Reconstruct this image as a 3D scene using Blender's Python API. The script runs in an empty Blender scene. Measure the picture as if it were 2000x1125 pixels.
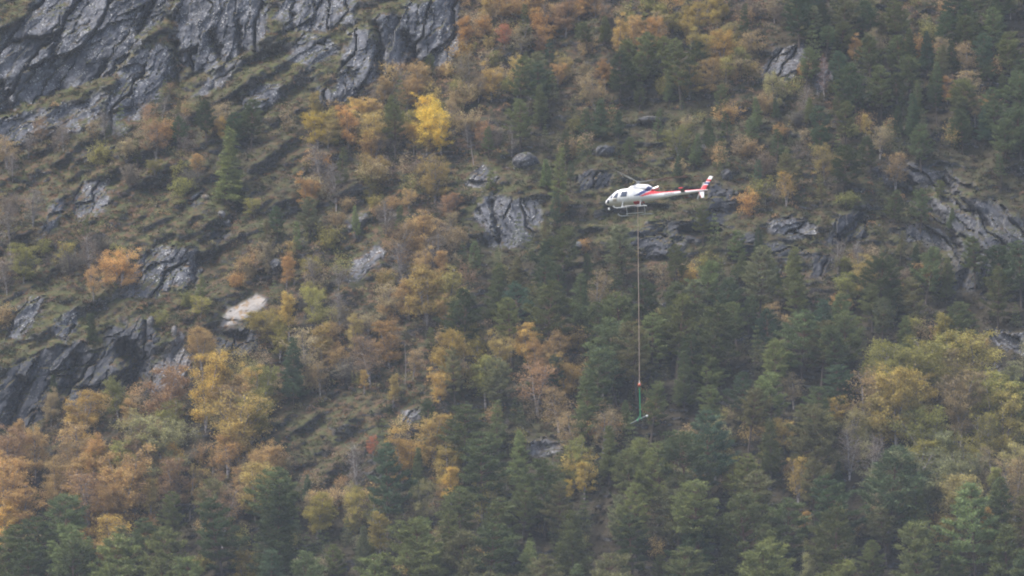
import bpy, math, random
import numpy as np
from mathutils import Vector, Matrix

R = math.radians
random.seed(11)
rng = np.random.default_rng(11)
scene = bpy.context.scene
col = scene.collection

# ------------------------------------------------------------------ camera, sky, sun, exposure
ELEV = R(13.0)                       # the lens looks up the mountainside
LENS = 287.0
FPX = 2000.0 * LENS / 36.0           # focal length in photograph pixels
CAM = np.array([0.0, 0.0, 1.7])
AX = np.array([1.0, 0.0, 0.0])
AU = np.array([0.0, -math.sin(ELEV), math.cos(ELEV)])
AF = np.array([0.0, math.cos(ELEV), math.sin(ELEV)])
D0 = 980.0                           # metres to the middle of the slope

cam_data = bpy.data.cameras.new("camera")
cam_data.lens = LENS
cam_data.sensor_width = 36.0
cam_data.clip_start = 1.0
cam_data.clip_end = 6000.0
cam = bpy.data.objects.new("camera", cam_data)
col.objects.link(cam)
cam.location = CAM.tolist()
cam.rotation_euler = (math.pi / 2 + ELEV, 0, 0)
scene.camera = cam

SUN_EL, SUN_AZ = R(58), R(246)       # azimuth clockwise from +Y: high, behind the camera and to its left
world = bpy.data.worlds.new("World")
scene.world = world
world.use_nodes = True
wn = world.node_tree.nodes
wl = world.node_tree.links
bg = wn.get("Background") or wn.new("ShaderNodeBackground")
sky = wn.new("ShaderNodeTexSky")
sky.sky_type = 'NISHITA'
sky.sun_disc = False
sky.sun_elevation = SUN_EL
sky.sun_rotation = SUN_AZ
sky.air_density = 1.0
sky.dust_density = 4.0
sky.ozone_density = 1.0
wl.new(sky.outputs[0], bg.inputs[0])
bg.inputs[1].default_value = 0.11

sd = bpy.data.lights.new("sun", 'SUN')
sd.energy = 1.5
sd.angle = R(16)
sd.color = (1.0, 0.96, 0.90)
sun = bpy.data.objects.new("sun", sd)
col.objects.link(sun)
sdir = Vector((math.sin(SUN_AZ) * math.cos(SUN_EL), math.cos(SUN_AZ) * math.cos(SUN_EL), math.sin(SUN_EL)))
sun.rotation_euler = sdir.to_track_quat('Z', 'Y').to_euler()
sun.location = (-200, -100, 600)

scene.view_settings.view_transform = 'Standard'
scene.view_settings.look = 'None'
scene.view_settings.exposure = 1.44
scene.view_settings.gamma = 1.0
scene.view_settings.use_curve_mapping = False
HAZE_DENSITY = 0.000072
HAZE_COLOR = (0.78, 0.86, 1.0)

cy = scene.cycles
cy.filter_width = 2.0                # the long lens is a little soft
cy.use_denoising = True
cy.max_bounces = 6
cy.diffuse_bounces = 3
cy.glossy_bounces = 2
cy.transmission_bounces = 3
cy.volume_bounces = 1
cy.transparent_max_bounces = 4
try:
    cy.denoiser = 'OPENIMAGEDENOISE'
except Exception:
    pass

# ------------------------------------------------------------------ numpy noise
def _h(ix, iy, seed):
    ix = ix.astype(np.int64) & 0xFFFFFFFF
    iy = iy.astype(np.int64) & 0xFFFFFFFF
    h = (ix * 374761393 + iy * 668265263 + seed * 974634977) & 0xFFFFFFFF
    h = ((h ^ (h >> 13)) * 1274126177) & 0xFFFFFFFF
    h = ((h ^ (h >> 15)) * 2246822519) & 0xFFFFFFFF
    h = h ^ (h >> 16)
    return (h & 0xFFFFFF).astype(np.float64) / 16777216.0

def noise(x, y, seed=0):
    """gradient noise, about -1..1"""
    x0 = np.floor(x); y0 = np.floor(y)
    fx = x - x0; fy = y - y0
    u = fx * fx * fx * (fx * (fx * 6 - 15) + 10)
    v = fy * fy * fy * (fy * (fy * 6 - 15) + 10)
    out = 0
    for dx in (0, 1):
        for dy in (0, 1):
            a = _h(x0 + dx, y0 + dy, seed) * 2 * np.pi
            g = np.cos(a) * (fx - dx) + np.sin(a) * (fy - dy)
            wgt = (u if dx else 1 - u) * (v if dy else 1 - v)
            out = out + wgt * g
    return out * 1.5

def fbm(x, y, seed=0, oct=4, gain=0.5):
    s = 0; a = 1.0; t = 0
    for k in range(oct):
        s = s + a * noise(x, y, seed + 17 * k)
        t += a; a *= gain; x = x * 2.03 + 11.3; y = y * 2.03 - 7.1
    return s / t * 1.4

def worley(x, y, seed=0):
    """F1, F2, cell hash, offset from the cell point"""
    x0 = np.floor(x); y0 = np.floor(y)
    f1 = np.full(x.shape, 9.0); f2 = np.full(x.shape, 9.0)
    cid = np.zeros(x.shape); ox = np.zeros(x.shape); oy = np.zeros(x.shape)
    for i in (-1, 0, 1):
        for j in (-1, 0, 1):
            cx = x0 + i; cyy = y0 + j
            px_ = cx + _h(cx, cyy, seed); py_ = cyy + _h(cx, cyy, seed + 5)
            dx = x - px_; dy = y - py_
            d = np.sqrt(dx * dx + dy * dy)
            m = d < f1
            f2 = np.where(m, f1, np.minimum(f2, d))
            cid = np.where(m, _h(cx, cyy, seed + 9), cid)
            ox = np.where(m, dx, ox); oy = np.where(m, dy, oy)
            f1 = np.where(m, d, f1)
    return f1, f2, cid, ox, oy

def sstep(a, b, x):
    t = np.clip((x - a) / (b - a), 0, 1)
    return t * t * (3 - 2 * t)

# ------------------------------------------------------------------ node helpers
class NT:
    def __init__(self, name):
        self.mat = bpy.data.materials.new(name)
        self.mat.use_nodes = True
        self.t = self.mat.node_tree
        self.t.nodes.clear()
        self.out = self.n("ShaderNodeOutputMaterial")
    def n(self, kind, **kw):
        nd = self.t.nodes.new(kind)
        for k, v in kw.items():
            setattr(nd, k, v)
        return nd
    def l(self, a, b):
        self.t.links.new(a, b)
    def val(self, sock, v):
        if hasattr(v, "links"):
            self.l(v, sock)
        else:
            sock.default_value = v
    def mix(self, f, a, b, blend='MIX'):
        m = self.n("ShaderNodeMix", data_type='RGBA', blend_type=blend)
        self.val(m.inputs[0], f)
        for s, v in ((m.inputs[6], a), (m.inputs[7], b)):
            if isinstance(v, tuple) and len(v) == 3:
                v = (*v, 1.0)
            self.val(s, v)
        return m.outputs[2]
    def math(self, op, a, b=0.0, clamp=False):
        m = self.n("ShaderNodeMath", operation=op, use_clamp=clamp)
        self.val(m.inputs[0], a); self.val(m.inputs[1], b)
        return m.outputs[0]
    def ramp(self, f, lo, hi):
        m = self.n("ShaderNodeMapRange", interpolation_type='SMOOTHSTEP')
        self.val(m.inputs[0], f)
        m.inputs[1].default_value = lo; m.inputs[2].default_value = hi
        return m.outputs[0]
    def noise(self, vec, scale, detail=3.0, rough=0.55):
        m = self.n("ShaderNodeTexNoise")
        if vec is not None:
            self.l(vec, m.inputs["Vector"])
        m.inputs["Scale"].default_value = scale
        m.inputs["Detail"].default_value = detail
        m.inputs["Roughness"].default_value = rough
        return m.outputs["Fac"]
    def attr(self, name):
        a = self.n("ShaderNodeAttribute", attribute_name=name)
        return a

def simple(name, rgb, rough=0.6, metal=0.0, spec=0.5, vary=0.0, vscale=3.0):
    m = NT(name)
    b = m.n("ShaderNodeBsdfPrincipled")
    tc = m.n("ShaderNodeTexCoord")
    if vary > 0:
        nf = m.noise(tc.outputs["Object"], vscale, 4.0)
        c = m.mix(nf, tuple(max(0, v * (1 - vary)) for v in rgb), tuple(min(1, v * (1 + vary)) for v in rgb))
        m.l(c, b.inputs["Base Color"])
    else:
        b.inputs["Base Color"].default_value = (*rgb, 1)
    b.inputs["Roughness"].default_value = rough
    b.inputs["Metallic"].default_value = metal
    b.inputs["Specular IOR Level"].default_value = spec
    m.l(b.outputs[0], m.out.inputs[0])
    return m.mat

# ---- terrain: bare rock where the bedrock shows, heath elsewhere and on flat ledges
def terrain_material():
    m = NT("mountain_ground")
    geo = m.n("ShaderNodeNewGeometry")
    pos = geo.outputs["Position"]
    nz = m.n("ShaderNodeSeparateXYZ")
    m.l(geo.outputs["Normal"], nz.inputs[0])
    slope = nz.outputs[2]
    rock_a = m.attr("rock").outputs["Fac"]
    pale_a = m.attr("pale").outputs["Fac"]
    wet_shade_a = m.attr("wet").outputs["Fac"]
    rust_a = m.attr("rust").outputs["Fac"]
    green_a = m.attr("green").outputs["Fac"]
    floor_a = m.attr("litter_shade").outputs["Fac"]
    n1 = m.noise(pos, 0.55, 5.0, 0.6)
    n2 = m.noise(pos, 2.4, 4.0, 0.65)
    n3 = m.noise(pos, 5.0, 2.0, 0.6)
    # rock
    rc = m.mix(m.ramp(n1, 0.3, 0.7), (0.040, 0.045, 0.060), (0.160, 0.166, 0.185))
    rc = m.mix(m.ramp(n2, 0.45, 0.75), rc, (0.036, 0.039, 0.048))
    stv = m.n("ShaderNodeVectorMath", operation='MULTIPLY')
    m.l(pos, stv.inputs[0]); stv.inputs[1].default_value = (1.6, 1.6, 0.22)
    streak = m.noise(stv.outputs[0], 1.0, 4.0, 0.6)
    rc = m.mix(m.math('MULTIPLY', m.ramp(streak, 0.52, 0.68), 0.65), rc, (0.030, 0.032, 0.038))
    rc = m.mix(m.math('MULTIPLY', m.ramp(streak, 0.44, 0.34), 0.35), rc, (0.20, 0.195, 0.19))
    lich = m.math('MULTIPLY', m.ramp(n3, 0.585, 0.66), m.ramp(m.noise(pos, 0.7, 3.0), 0.42, 0.58))
    rc = m.mix(lich, rc, (0.48, 0.48, 0.47))
    rc = m.mix(m.math('MULTIPLY', wet_shade_a, 0.85), rc, m.mix(n2, (0.020, 0.022, 0.028), (0.042, 0.045, 0.055)))  # dark wet rock, and shade painted into the rock colour
    pale = m.mix(n2, (0.24, 0.225, 0.215), (0.42, 0.39, 0.36))
    pale = m.mix(m.ramp(m.noise(pos, 1.2, 4.0), 0.50, 0.66), pale, (0.27, 0.185, 0.105))
    rc = m.mix(pale_a, rc, pale)
    # heath: olive moss, brown heather, rust bilberry, pale grass
    hc = m.mix(m.ramp(n1, 0.32, 0.68), (0.022, 0.022, 0.012), (0.046, 0.037, 0.022))
    gf = m.math('MULTIPLY', green_a, m.ramp(m.noise(pos, 0.8, 4.0), 0.36, 0.60))
    hc = m.mix(gf, hc, (0.066, 0.075, 0.024))
    rf = m.math('MULTIPLY', rust_a, m.ramp(m.noise(pos, 1.1, 4.0), 0.45, 0.62))
    hc = m.mix(rf, hc, (0.125, 0.065, 0.036))
    hc = m.mix(m.math('MULTIPLY', m.ramp(n2, 0.54, 0.72), 0.8), hc, (0.022, 0.024, 0.015))
    hc = m.mix(m.math('MULTIPLY', m.ramp(n3, 0.58, 0.75), 0.5), hc, (0.085, 0.073, 0.044))
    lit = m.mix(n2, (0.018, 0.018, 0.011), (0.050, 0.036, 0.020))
    hc = m.mix(m.math('MULTIPLY', floor_a, 0.95), hc, lit)  # litter, darkened to paint the shade in gaps between trees
    # moss lies on ledges, rock stands where it is steep
    sl = m.math('ADD', slope, m.math('MULTIPLY', m.math('SUBTRACT', n2, 0.5), 0.75))
    ledge = m.ramp(sl, 0.56, 0.70)
    moss = m.math('MULTIPLY', ledge, m.math('SUBTRACT', 1.0, m.math('MULTIPLY', pale_a, 0.8)))
    rk = m.math('MULTIPLY', rock_a, m.math('SUBTRACT', 1.0, moss))
    # a little bare stone also breaks through steep heath
    steep = m.math('MULTIPLY', m.ramp(sl, 0.22, 0.02), 0.6)
    rk = m.math('MAXIMUM', rk, steep)
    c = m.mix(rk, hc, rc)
    b = m.n("ShaderNodeBsdfPrincipled")
    m.l(c, b.inputs["Base Color"])
    b.inputs["Roughness"].default_value = 0.9
    b.inputs["Specular IOR Level"].default_value = 0.25
    bump = m.n("ShaderNodeBump")
    bump.inputs["Strength"].default_value = 0.9
    bump.inputs["Distance"].default_value = 0.22
    hh = m.math('ADD', n2, m.math('MULTIPLY', n3, 0.4))
    m.l(hh, bump.inputs["Height"])
    m.l(bump.outputs[0], b.inputs["Normal"])
    m.l(b.outputs[0], m.out.inputs[0])
    return m.mat

def foliage_material(name, darker, lighter, transl=0.25):
    """colour of each crown comes from its object colour; each leaf or needle spray has a tint of its own"""
    m = NT(name)
    oi = m.n("ShaderNodeObjectInfo")
    t = m.attr("tint").outputs["Fac"]
    dk = m.mix(1.0, oi.outputs["Color"], (*darker, 1), 'MULTIPLY')
    lt = m.mix(1.0, oi.outputs["Color"], (*lighter, 1), 'MULTIPLY')
    c = m.mix(t, dk, lt)
    d = m.n("ShaderNodeBsdfDiffuse"); m.l(c, d.inputs[0])
    tr = m.n("ShaderNodeBsdfTranslucent"); m.l(c, tr.inputs[0])
    mx = m.n("ShaderNodeMixShader"); mx.inputs[0].default_value = transl
    m.l(d.outputs[0], mx.inputs[1]); m.l(tr.outputs[0], mx.inputs[2])
    m.l(mx.outputs[0], m.out.inputs[0])
    return m.mat

def cover_material(name):
    """stuff: colour stored per tuft"""
    m = NT(name)
    a = m.n("ShaderNodeAttribute", attribute_name="tuft")
    d = m.n("ShaderNodeBsdfDiffuse"); m.l(a.outputs["Color"], d.inputs[0])
    tr = m.n("ShaderNodeBsdfTranslucent"); m.l(a.outputs["Color"], tr.inputs[0])
    mx = m.n("ShaderNodeMixShader"); mx.inputs[0].default_value = 0.2
    m.l(d.outputs[0], mx.inputs[1]); m.l(tr.outputs[0], mx.inputs[2])
    m.l(mx.outputs[0], m.out.inputs[0])
    return m.mat

def pine_bark():
    m = NT("pine_bark")
    tc = m.n("ShaderNodeTexCoord")
    s = m.n("ShaderNodeSeparateXYZ"); m.l(tc.outputs["Object"], s.inputs[0])
    n = m.noise(tc.outputs["Object"], 6.0, 4.0)
    low = m.mix(n, (0.055, 0.045, 0.040), (0.13, 0.105, 0.09))
    up = m.mix(n, (0.12, 0.075, 0.055), (0.20, 0.125, 0.090))
    c = m.mix(m.ramp(m.math('ADD', s.outputs[2], m.math('MULTIPLY', n, 2.0)), 4.5, 7.5), low, up)
    b = m.n("ShaderNodeBsdfDiffuse"); m.l(c, b.inputs[0]); m.l(b.outputs[0], m.out.inputs[0])
    return m.mat

def birch_bark():
    m = NT("birch_bark")
    tc = m.n("ShaderNodeTexCoord")
    n = m.noise(tc.outputs["Object"], 3.0, 4.0)
    c = m.mix(m.ramp(n, 0.45, 0.62), (0.30, 0.275, 0.265), (0.095, 0.080, 0.080))
    b = m.n("ShaderNodeBsdfDiffuse"); m.l(c, b.inputs[0]); m.l(b.outputs[0], m.out.inputs[0])
    return m.mat

MAT_TERRAIN = terrain_material()
MAT_NEEDLE = foliage_material("needles", (0.55, 0.56, 0.56), (1.55, 1.50, 1.30), 0.2)
MAT_LEAF = foliage_material("autumn_leaves", (0.50, 0.50, 0.55), (1.42, 1.42, 1.15), 0.35)
MAT_PBARK = pine_bark()
MAT_BBARK = birch_bark()
MAT_TWIG = simple("twig_bark", (0.11, 0.085, 0.085), 0.9, vary=0.3)
MAT_DEAD = simple("weathered_wood", (0.19, 0.165, 0.155), 0.9, vary=0.25, vscale=5)
MAT_COVER = cover_material("ground_cover")

# ------------------------------------------------------------------ tagging
def tag(o, label=None, cat=None, group=None, kind=None):
    if label: o["label"] = label
    if cat: o["category"] = cat
    if group: o["group"] = group
    if kind: o["kind"] = kind
    return o

def empty(name, loc=(0, 0, 0)):
    o = bpy.data.objects.new(name, None)
    o.empty_display_size = 0.3
    col.objects.link(o)
    o.location = loc
    return o

def mesh_np(name, v, faces, smooth=False):
    """numpy verts (n,3) and faces (m,3) or (m,4)"""
    me = bpy.data.meshes.new(name)
    v = np.asarray(v, dtype=np.float32); f = np.asarray(faces, dtype=np.int32)
    k = f.shape[1]
    me.vertices.add(len(v)); me.vertices.foreach_set("co", v.ravel())
    me.loops.add(f.size); me.loops.foreach_set("vertex_index", f.ravel())
    me.polygons.add(len(f))
    me.polygons.foreach_set("loop_start", np.arange(0, f.size, k, dtype=np.int32))
    me.polygons.foreach_set("loop_total", np.full(len(f), k, dtype=np.int32))
    me.polygons.foreach_set("use_smooth", np.full(len(f), smooth, dtype=bool))
    me.update(calc_edges=True)
    return me

def obj_np(name, v, f, mat, parent=None, smooth=False):
    me = mesh_np(name, v, f, smooth)
    if mat is not None:
        for mm in (mat if isinstance(mat, (list, tuple)) else [mat]):
            me.materials.append(mm)
    o = bpy.data.objects.new(name, me)
    col.objects.link(o)
    if parent is not None:
        o.parent = parent
    return o

def to_px(P):
    d = P - CAM
    t = d @ AF
    return 1000.0 + FPX * (d @ AX) / t, 562.5 - FPX * (d @ AU) / t, t

# ------------------------------------------------------------------ cover map of the slope (50-pixel cells)
COVER = [
 "18. 3o 2o 2t 3y 2o 1t 3P 1t 2t 3P",
 "18. 3o 1t 2p 2o 3y 1o 3P 1m 3m 3P",
 "16. 2o 2y 2p 2o 4P 2y 2m 2P 3P 3P",
 "15. 2o 2y 1y 2P 2o 4P 2o 3m 4P 2t 1P",
 "4. 2t 2t 2p 2. 2y 1o 1p 2Y 2o 2P 2m 3p 3p 2p 1o 3P 4P",
 "4t 1p 2o 1t 2P 1. 2o 1P 2o 2y 2t 3p 5p 4p 3m 5P",
 "3t 2. 3s 1. 1P 2. 1o 1P 3o 1s 1. 2. 2p 3. 3p 3p 2m 2P 4p",
 "2s 4s 2s 2. 2p 2o 2s 2t 2. 2p 1p 5. 1p 3t 2p 5. 1P",
 "2t 3s 2t 2. 1s 2p 2p 2t 2s 3. 2p 4. 2p 2p 1. 2p 2p 4.",
 "3t 2s 2. 2. 1s 2p 2t 1. 3o 2p 3p 3. 3p 3p 2t 3p 3.",
 "3t 2o 3. 2o 2o 2t 1. 2o 1o 2p 3P 2m 2o 4p 2t 1o 4p 2P",
 "1. 3. 2p 2s 2. 2o 2g 2t 3O 4P 2m 3p 3P 3m 6P",
 "4. 1p 3s 2. 3g 2o 2t 1o 7P 5P 2m 8P",
 "6. 1. 2O 1. 3O 3o 1t 1y 3Y 2O 5P 3P 5P 4m",
 "6. 1. 3Y 1o 1P 2o 2o 1y 2y 1P 1p 3O 5P 5P 3G 3G",
 "2. 2t 1o 2O 3G 1o 1P 1o 2t 2s 2p 2p 2o 8P 2P 7G",
 "1. 2t 3o 4G 1s 4. 2. 2p 3p 3m 3P 1g 3P 1g 7G",
 "2O 2O 4G 2o 4. 2o 3P 2P 2. 3P 1P 2G 3P 1t 7G",
 "8O 4o 1p 1o 2P 1P 1Y 3P 1. 1Y 4P 2m 3m 8G",
 "6O 2t 2O 2P 3o 2P 1o 1G 6P 6P 3P 2P 5G",
 "1O 2P 3O 4P 2P 3G 1P 2g 7P 5P 4P 6m",
 "3P 1o 5P 3P 2P 1G 1P 2g 22P",
 "40P", "40P",
]
def _row(s):
    r = ""
    for tok in s.split():
        r += tok[-1] * int(tok[:-1])
    return (r + r[-1] * 40)[:40]
COVER = [_row(r) for r in COVER]

def cover_at(x, y):
    c = min(39, max(0, int(x // 50))); r = min(len(COVER) - 1, max(0, int(y // 50)))
    return COVER[r][c]

CODES = {c: i for i, c in enumerate(".pPmoOyYgGtsT")}
COVER_IDX = np.array([[CODES[c] for c in r] for r in COVER])
def blur_map(tab, n=1):
    a = tab.astype(float)
    for _ in range(n):
        p = np.pad(a, 1, mode='edge')
        a = (p[:-2, 1:-1] + p[2:, 1:-1] + p[1:-1, :-2] + p[1:-1, 2:] + 2 * p[1:-1, 1:-1]) / 6
    return a
def sample_map(a, px, py):
    fx = np.clip(px / 50 - 0.5, 0, a.shape[1] - 1.001); fy = np.clip(py / 50 - 0.5, 0, a.shape[0] - 1.001)
    ix = fx.astype(int); iy = fy.astype(int); u = fx - ix; v = fy - iy
    return (a[iy, ix] * (1 - u) + a[iy, ix + 1] * u) * (1 - v) + (a[iy + 1, ix] * (1 - u) + a[iy + 1, ix + 1] * u) * v
def code_map(weights):
    return blur_map(np.array([[weights.get(c, 0.0) for c in r] for r in COVER]))
MAP_FOREST = code_map({'P': 1, 'p': .35, 'm': .6, 'O': .55, 'G': .8, 'Y': .5, 'o': .2, 'y': .2, 'g': .4})
MAP_GREEN = code_map({'.': .9, 'p': .85, 'm': .5, 's': .85, 't': .7, 'o': .3, 'P': .4})
MAP_RUST = code_map({'o': .9, 'O': .9, 'y': .7, 'Y': .6, 't': .6, 's': .8, 'm': .6, '.': .35, 'p': .3, 'g': .5})

# ------------------------------------------------------------------ bedrock outcrops (outline in the picture, dip of the joints, block size m, pale 0..1)
OUTCROPS = [
 ("cliff", [(-80,90),(0,75),(70,0),(110,-60),(360,-60),(330,5),(300,60),(272,88),(262,95),(222,150),(165,166),(112,182),(45,205),(-10,222),(-80,240)], 57, 1.9, 0, 0.42, "tall grey cliff with slanting cracks in the upper corner of the slope"),
 ("cliff", [(222,168),(246,120),(272,90),(305,80),(332,96),(338,150),(305,190),(268,238),(240,268),(208,262),(190,268),(205,205)], 62, 1.3, 0, 0.45, "grey ribbed rock buttress under the tall cracked cliff"),
 ("rock_outcrop", [(-80,262),(0,238),(42,216),(112,212),(172,192),(215,176),(196,226),(168,264),(112,252),(62,266),(22,292),(-80,310)], 38, 1.1, 0, 0.7, "broken grey ledges below the tall cracked cliff"),
 ("cliff", [(338,28),(352,-60),(540,-60),(524,20),(522,72),(472,102),(438,128),(392,146),(352,128),(338,90)], 78, 1.5, 0, 0.38, "smooth blue grey cliff behind the scree gully"),
 ("scree_slab", [(372,192),(398,160),(440,124),(468,114),(482,124),(442,160),(402,186)], 45, 1.0, 0.12, 1.1, "smooth grey slab lying in the gully below the cliff"),
 ("rock_outcrop", [(536,40),(545,-60),(712,-60),(696,10),(690,48),(640,52),(600,66),(560,64)], 80, 0.9, 0, 0.55, "short grey rock wall between the two cliffs at the top"),
 ("rock_outcrop", [(470,196),(500,166),(545,160),(552,196),(518,216),(478,214)], 30, 0.9, 0, 0.6, "rounded grey rock lump on the mossy shoulder"),
 ("rock_outcrop", [(555,110),(590,66),(640,68),(668,100),(640,122),(590,132)], 30, 0.8, 0, 0.75, "grey humps of rock on the heath beside the buttress"),
 ("cliff", [(648,184),(668,122),(684,62),(716,50),(732,92),(738,156),(720,172),(692,192),(660,212),(608,206),(622,170)], 75, 1.2, 0, 0.40, "pale lichen spotted rock buttress standing free"),
 ("cliff", [(734,36),(790,12),(868,-8),(902,8),(900,100),(884,130),(832,142),(800,120),(748,162),(736,110)], 84, 1.6, 0, 0.36, "dark sided cliff with vertical cracks above the orange birches"),
 ("rock_outcrop", [(140,392),(163,350),(205,352),(216,392),(192,424),(150,434)], 58, 0.9, 0, 0.5, "small split grey rocks on the left heath"),
 ("rock_outcrop", [(62,470),(96,410),(122,378),(128,412),(98,446),(78,480)], 60, 0.8, 0, 0.6, "narrow dark rock rib beside the small split rocks"),
 ("rock_outcrop", [(238,566),(278,492),(328,474),(390,490),(396,532),(384,562),(330,564),(286,588),(246,588)], 52, 1.2, 0, 0.5, "mossy topped grey crag above the dark overhang"),
 ("pale_slab", [(420,646),(446,604),(500,572),(526,586),(512,608),(474,630)], 32, 1.4, 1.0, 0.8, "bright white and rust stained rock slab"),
 ("rock_outcrop", [(416,652),(470,636),(520,612),(514,655),(486,698),(428,698)], 60, 1.0, 0, 0.35, "shaded grey rock face under the white slab"),
 ("cliff", [(-80,770),(0,742),(40,700),(92,680),(150,668),(198,682),(212,640),(282,618),(302,640),(308,684),(288,742),(240,772),(182,792),(110,806),(50,836),(-80,850)], 60, 1.4, 0, 0.30, "dark overhanging cliff above the autumn wood"),
 ("pale_slab", [(30,822),(58,762),(78,720),(96,718),(84,768),(66,812)], 62, 1.2, 0.45, 0.5, "pale streak of smooth rock in the dark overhang"),
 ("rock_outcrop", [(284,772),(298,722),(328,672),(350,648),(376,690),(370,732),(346,772),(318,792)], 66, 1.1, 0.22, 0.35, "pale grey rock pillar beside the olive birch"),
 ("rock_outcrop", [(8,668),(28,612),(58,578),(92,570),(76,620),(42,662)], 60, 0.9, 0.05, 0.45, "grey rock rib at the edge of the heath above the dark overhang"),
 ("rock_outcrop", [(98,642),(128,606),(158,600),(152,640),(126,672)], 55, 0.8, 0, 0.5, "small pale broken rocks above the dark overhang"),
 ("rock_outcrop", [(902,362),(920,338),(942,318),(978,344),(966,362),(930,366)], 50, 0.9, 0.10, 0.55, "light grey rock face at the lip of the middle heath"),
 ("cliff", [(922,412),(958,378),(1000,388),(1052,388),(1064,430),(1032,472),(990,492),(958,490),(938,450)], 108, 1.1, 0, 0.45, "lichen speckled crag left of the hanging line"),
 ("scree_slab", [(666,548),(690,508),(740,478),(757,490),(722,530),(690,556)], 42, 1.2, 0.05, 0.7, "smooth lilac grey slab on the middle slope"),
 ("scree_slab", [(668,434),(700,404),(722,420),(692,462)], 45, 1.0, 0.05, 0.7, "small smooth slab under a mossy bank"),
 ("cliff", [(1376,402),(1388,362),(1438,366),(1452,402),(1424,422),(1418,444),(1380,470),(1316,472),(1306,434),(1366,424)], 8, 0.8, 0, 0.45, "layered dark rock face behind the helicopter tail"),
 ("rock_outcrop", [(1118,346),(1150,330),(1198,340),(1192,370),(1132,376)], 60, 0.9, 0, 0.5, "dark rock face above the helicopter nose"),
 ("rock_outcrop", [(1498,432),(1540,420),(1592,440),(1602,472),(1540,466),(1504,456)], 15, 1.0, 0.12, 0.5, "pale round topped rock under the leaning golden birch"),
 ("cliff", [(1612,470),(1620,440),(1642,414),(1692,414),(1692,462),(1642,482)], 85, 1.3, 0, 0.30, "dark smooth rock wall among the pines"),
 ("cliff", [(1700,338),(1722,326),(1762,318),(1850,330),(1908,364),(1872,386),(1800,366),(1742,374)], -30, 0.9, 0.08, 0.75, "upper strip of the lichen spotted rock slabs"),
 ("cliff", [(1768,394),(1850,382),(1910,390),(1970,396),(2004,436),(2004,500),(1932,488),(1850,450)], -38, 1.0, 0.06, 0.7, "widest of the lichen spotted rock slabs slanting down"),
 ("cliff", [(1738,452),(1780,434),(1830,446),(1882,468),(1930,500),(1884,542),(1850,490),(1762,474)], -36, 0.9, 0.12, 0.6, "lowest of the spotted slabs with a pale rounded lip"),
 ("rock_outcrop", [(1440,470),(1462,452),(1500,474),(1562,484),(1604,500),(1540,508),(1462,494)], 8, 0.8, 0, 0.5, "dark rock band running on below the pale round topped rock"),
 ("rock_outcrop", [(1200,474),(1236,446),(1300,430),(1312,474),(1336,492),(1290,502),(1236,498)], 12, 0.8, 0, 0.55, "dark stepped rock beneath the hanging line"),
 ("rock_outcrop", [(362,398),(380,374),(402,372),(398,400),(380,410)], 50, 0.8, 0, 0.5, "small grey rocks beside the green bank"),
 ("rock_outcrop", [(400,468),(420,448),(450,446),(448,462),(424,478)], 40, 0.8, 0, 0.5, "small dark rock step on the green bank"),
 ("rock_outcrop", [(10,520),(40,498),(80,500),(70,522),(30,536)], 30, 0.8, 0, 0.5, "low dark rock step at the left edge of the heath"),
 ("rock_outcrop", [(150,300),(190,282),(230,284),(214,302),(170,316)], 25, 0.8, 0, 0.5, "low dark rock step under the ribbed buttress"),
 ("rock_outcrop", [(560,470),(590,452),(610,462),(590,484)], 35, 0.8, 0, 0.5, "small dark outcrop among the middle birches"),
 ("cliff", [(1856,502),(1880,536),(1922,502),(1944,542),(1892,572),(1858,562)], 70, 1.0, 0, 0.30, "dark rock wall at the foot of the spotted slabs"),
 ("rock_outcrop", [(1478,142),(1508,92),(1570,84),(1582,110),(1552,150),(1500,162)], 55, 0.9, 0.10, 0.5, "grey rock knob with a mossy cap near the top"),
 ("rock_outcrop", [(1588,150),(1612,118),(1634,152),(1622,182),(1594,182)], 70, 0.8, 0, 0.45, "small grey rock face beside the rock knob"),
 ("rock_outcrop", [(1918,652),(1960,640),(2080,650),(2080,704),(1962,692)], -30, 0.9, 0.05, 0.6, "grey rock slope between the pines at the far edge"),
 ("rock_outcrop", [(1920,735),(1945,712),(1962,722),(1958,745),(1930,748)], 30, 0.8, 0.15, 0.6, "small pale rock below the edge crag"),
 ("rock_outcrop", [(1470,545),(1500,510),(1530,530),(1516,548)], 20, 0.8, 0, 0.6, "low grey rock in the pine clearing"),
 ("rock_outcrop", [(1578,540),(1590,498),(1632,496),(1630,524),(1600,546)], 80, 0.8, 0, 0.4, "dark small rock wall under the pines"),
 ("rock_outcrop", [(1026,884),(1030,864),(1062,850),(1108,870),(1082,890),(1044,892)], 5, 0.8, 0.15, 0.7, "flat pale rock ledge in the gap between the lower pines"),
 ("rock_outcrop", [(780,826),(784,800),(816,794),(822,820),(800,836)], 60, 0.6, 0.12, 0.5, "broken pale rocks at the edge of the red heath"),
 ("rock_outcrop", [(1110,486),(1140,474),(1150,490),(1120,498)], 30, 0.7, 0.15, 0.6, "low rock with white lichen beside the hanging line"),
 ("rock_outcrop", [(1310,470),(1332,462),(1342,480),(1316,486)], 20, 0.7, 0.1, 0.6, "small white spotted rock below the helicopter tail"),
]

# ------------------------------------------------------------------ the slope: a height field over a steep plane facing the valley
STEP = 0.18
XS = np.arange(-78.0, 78.01, STEP)
WS = np.arange(-50.0, 45.01, STEP)
GX, GW = np.meshgrid(XS, WS)
NW, NX = GX.shape

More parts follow.
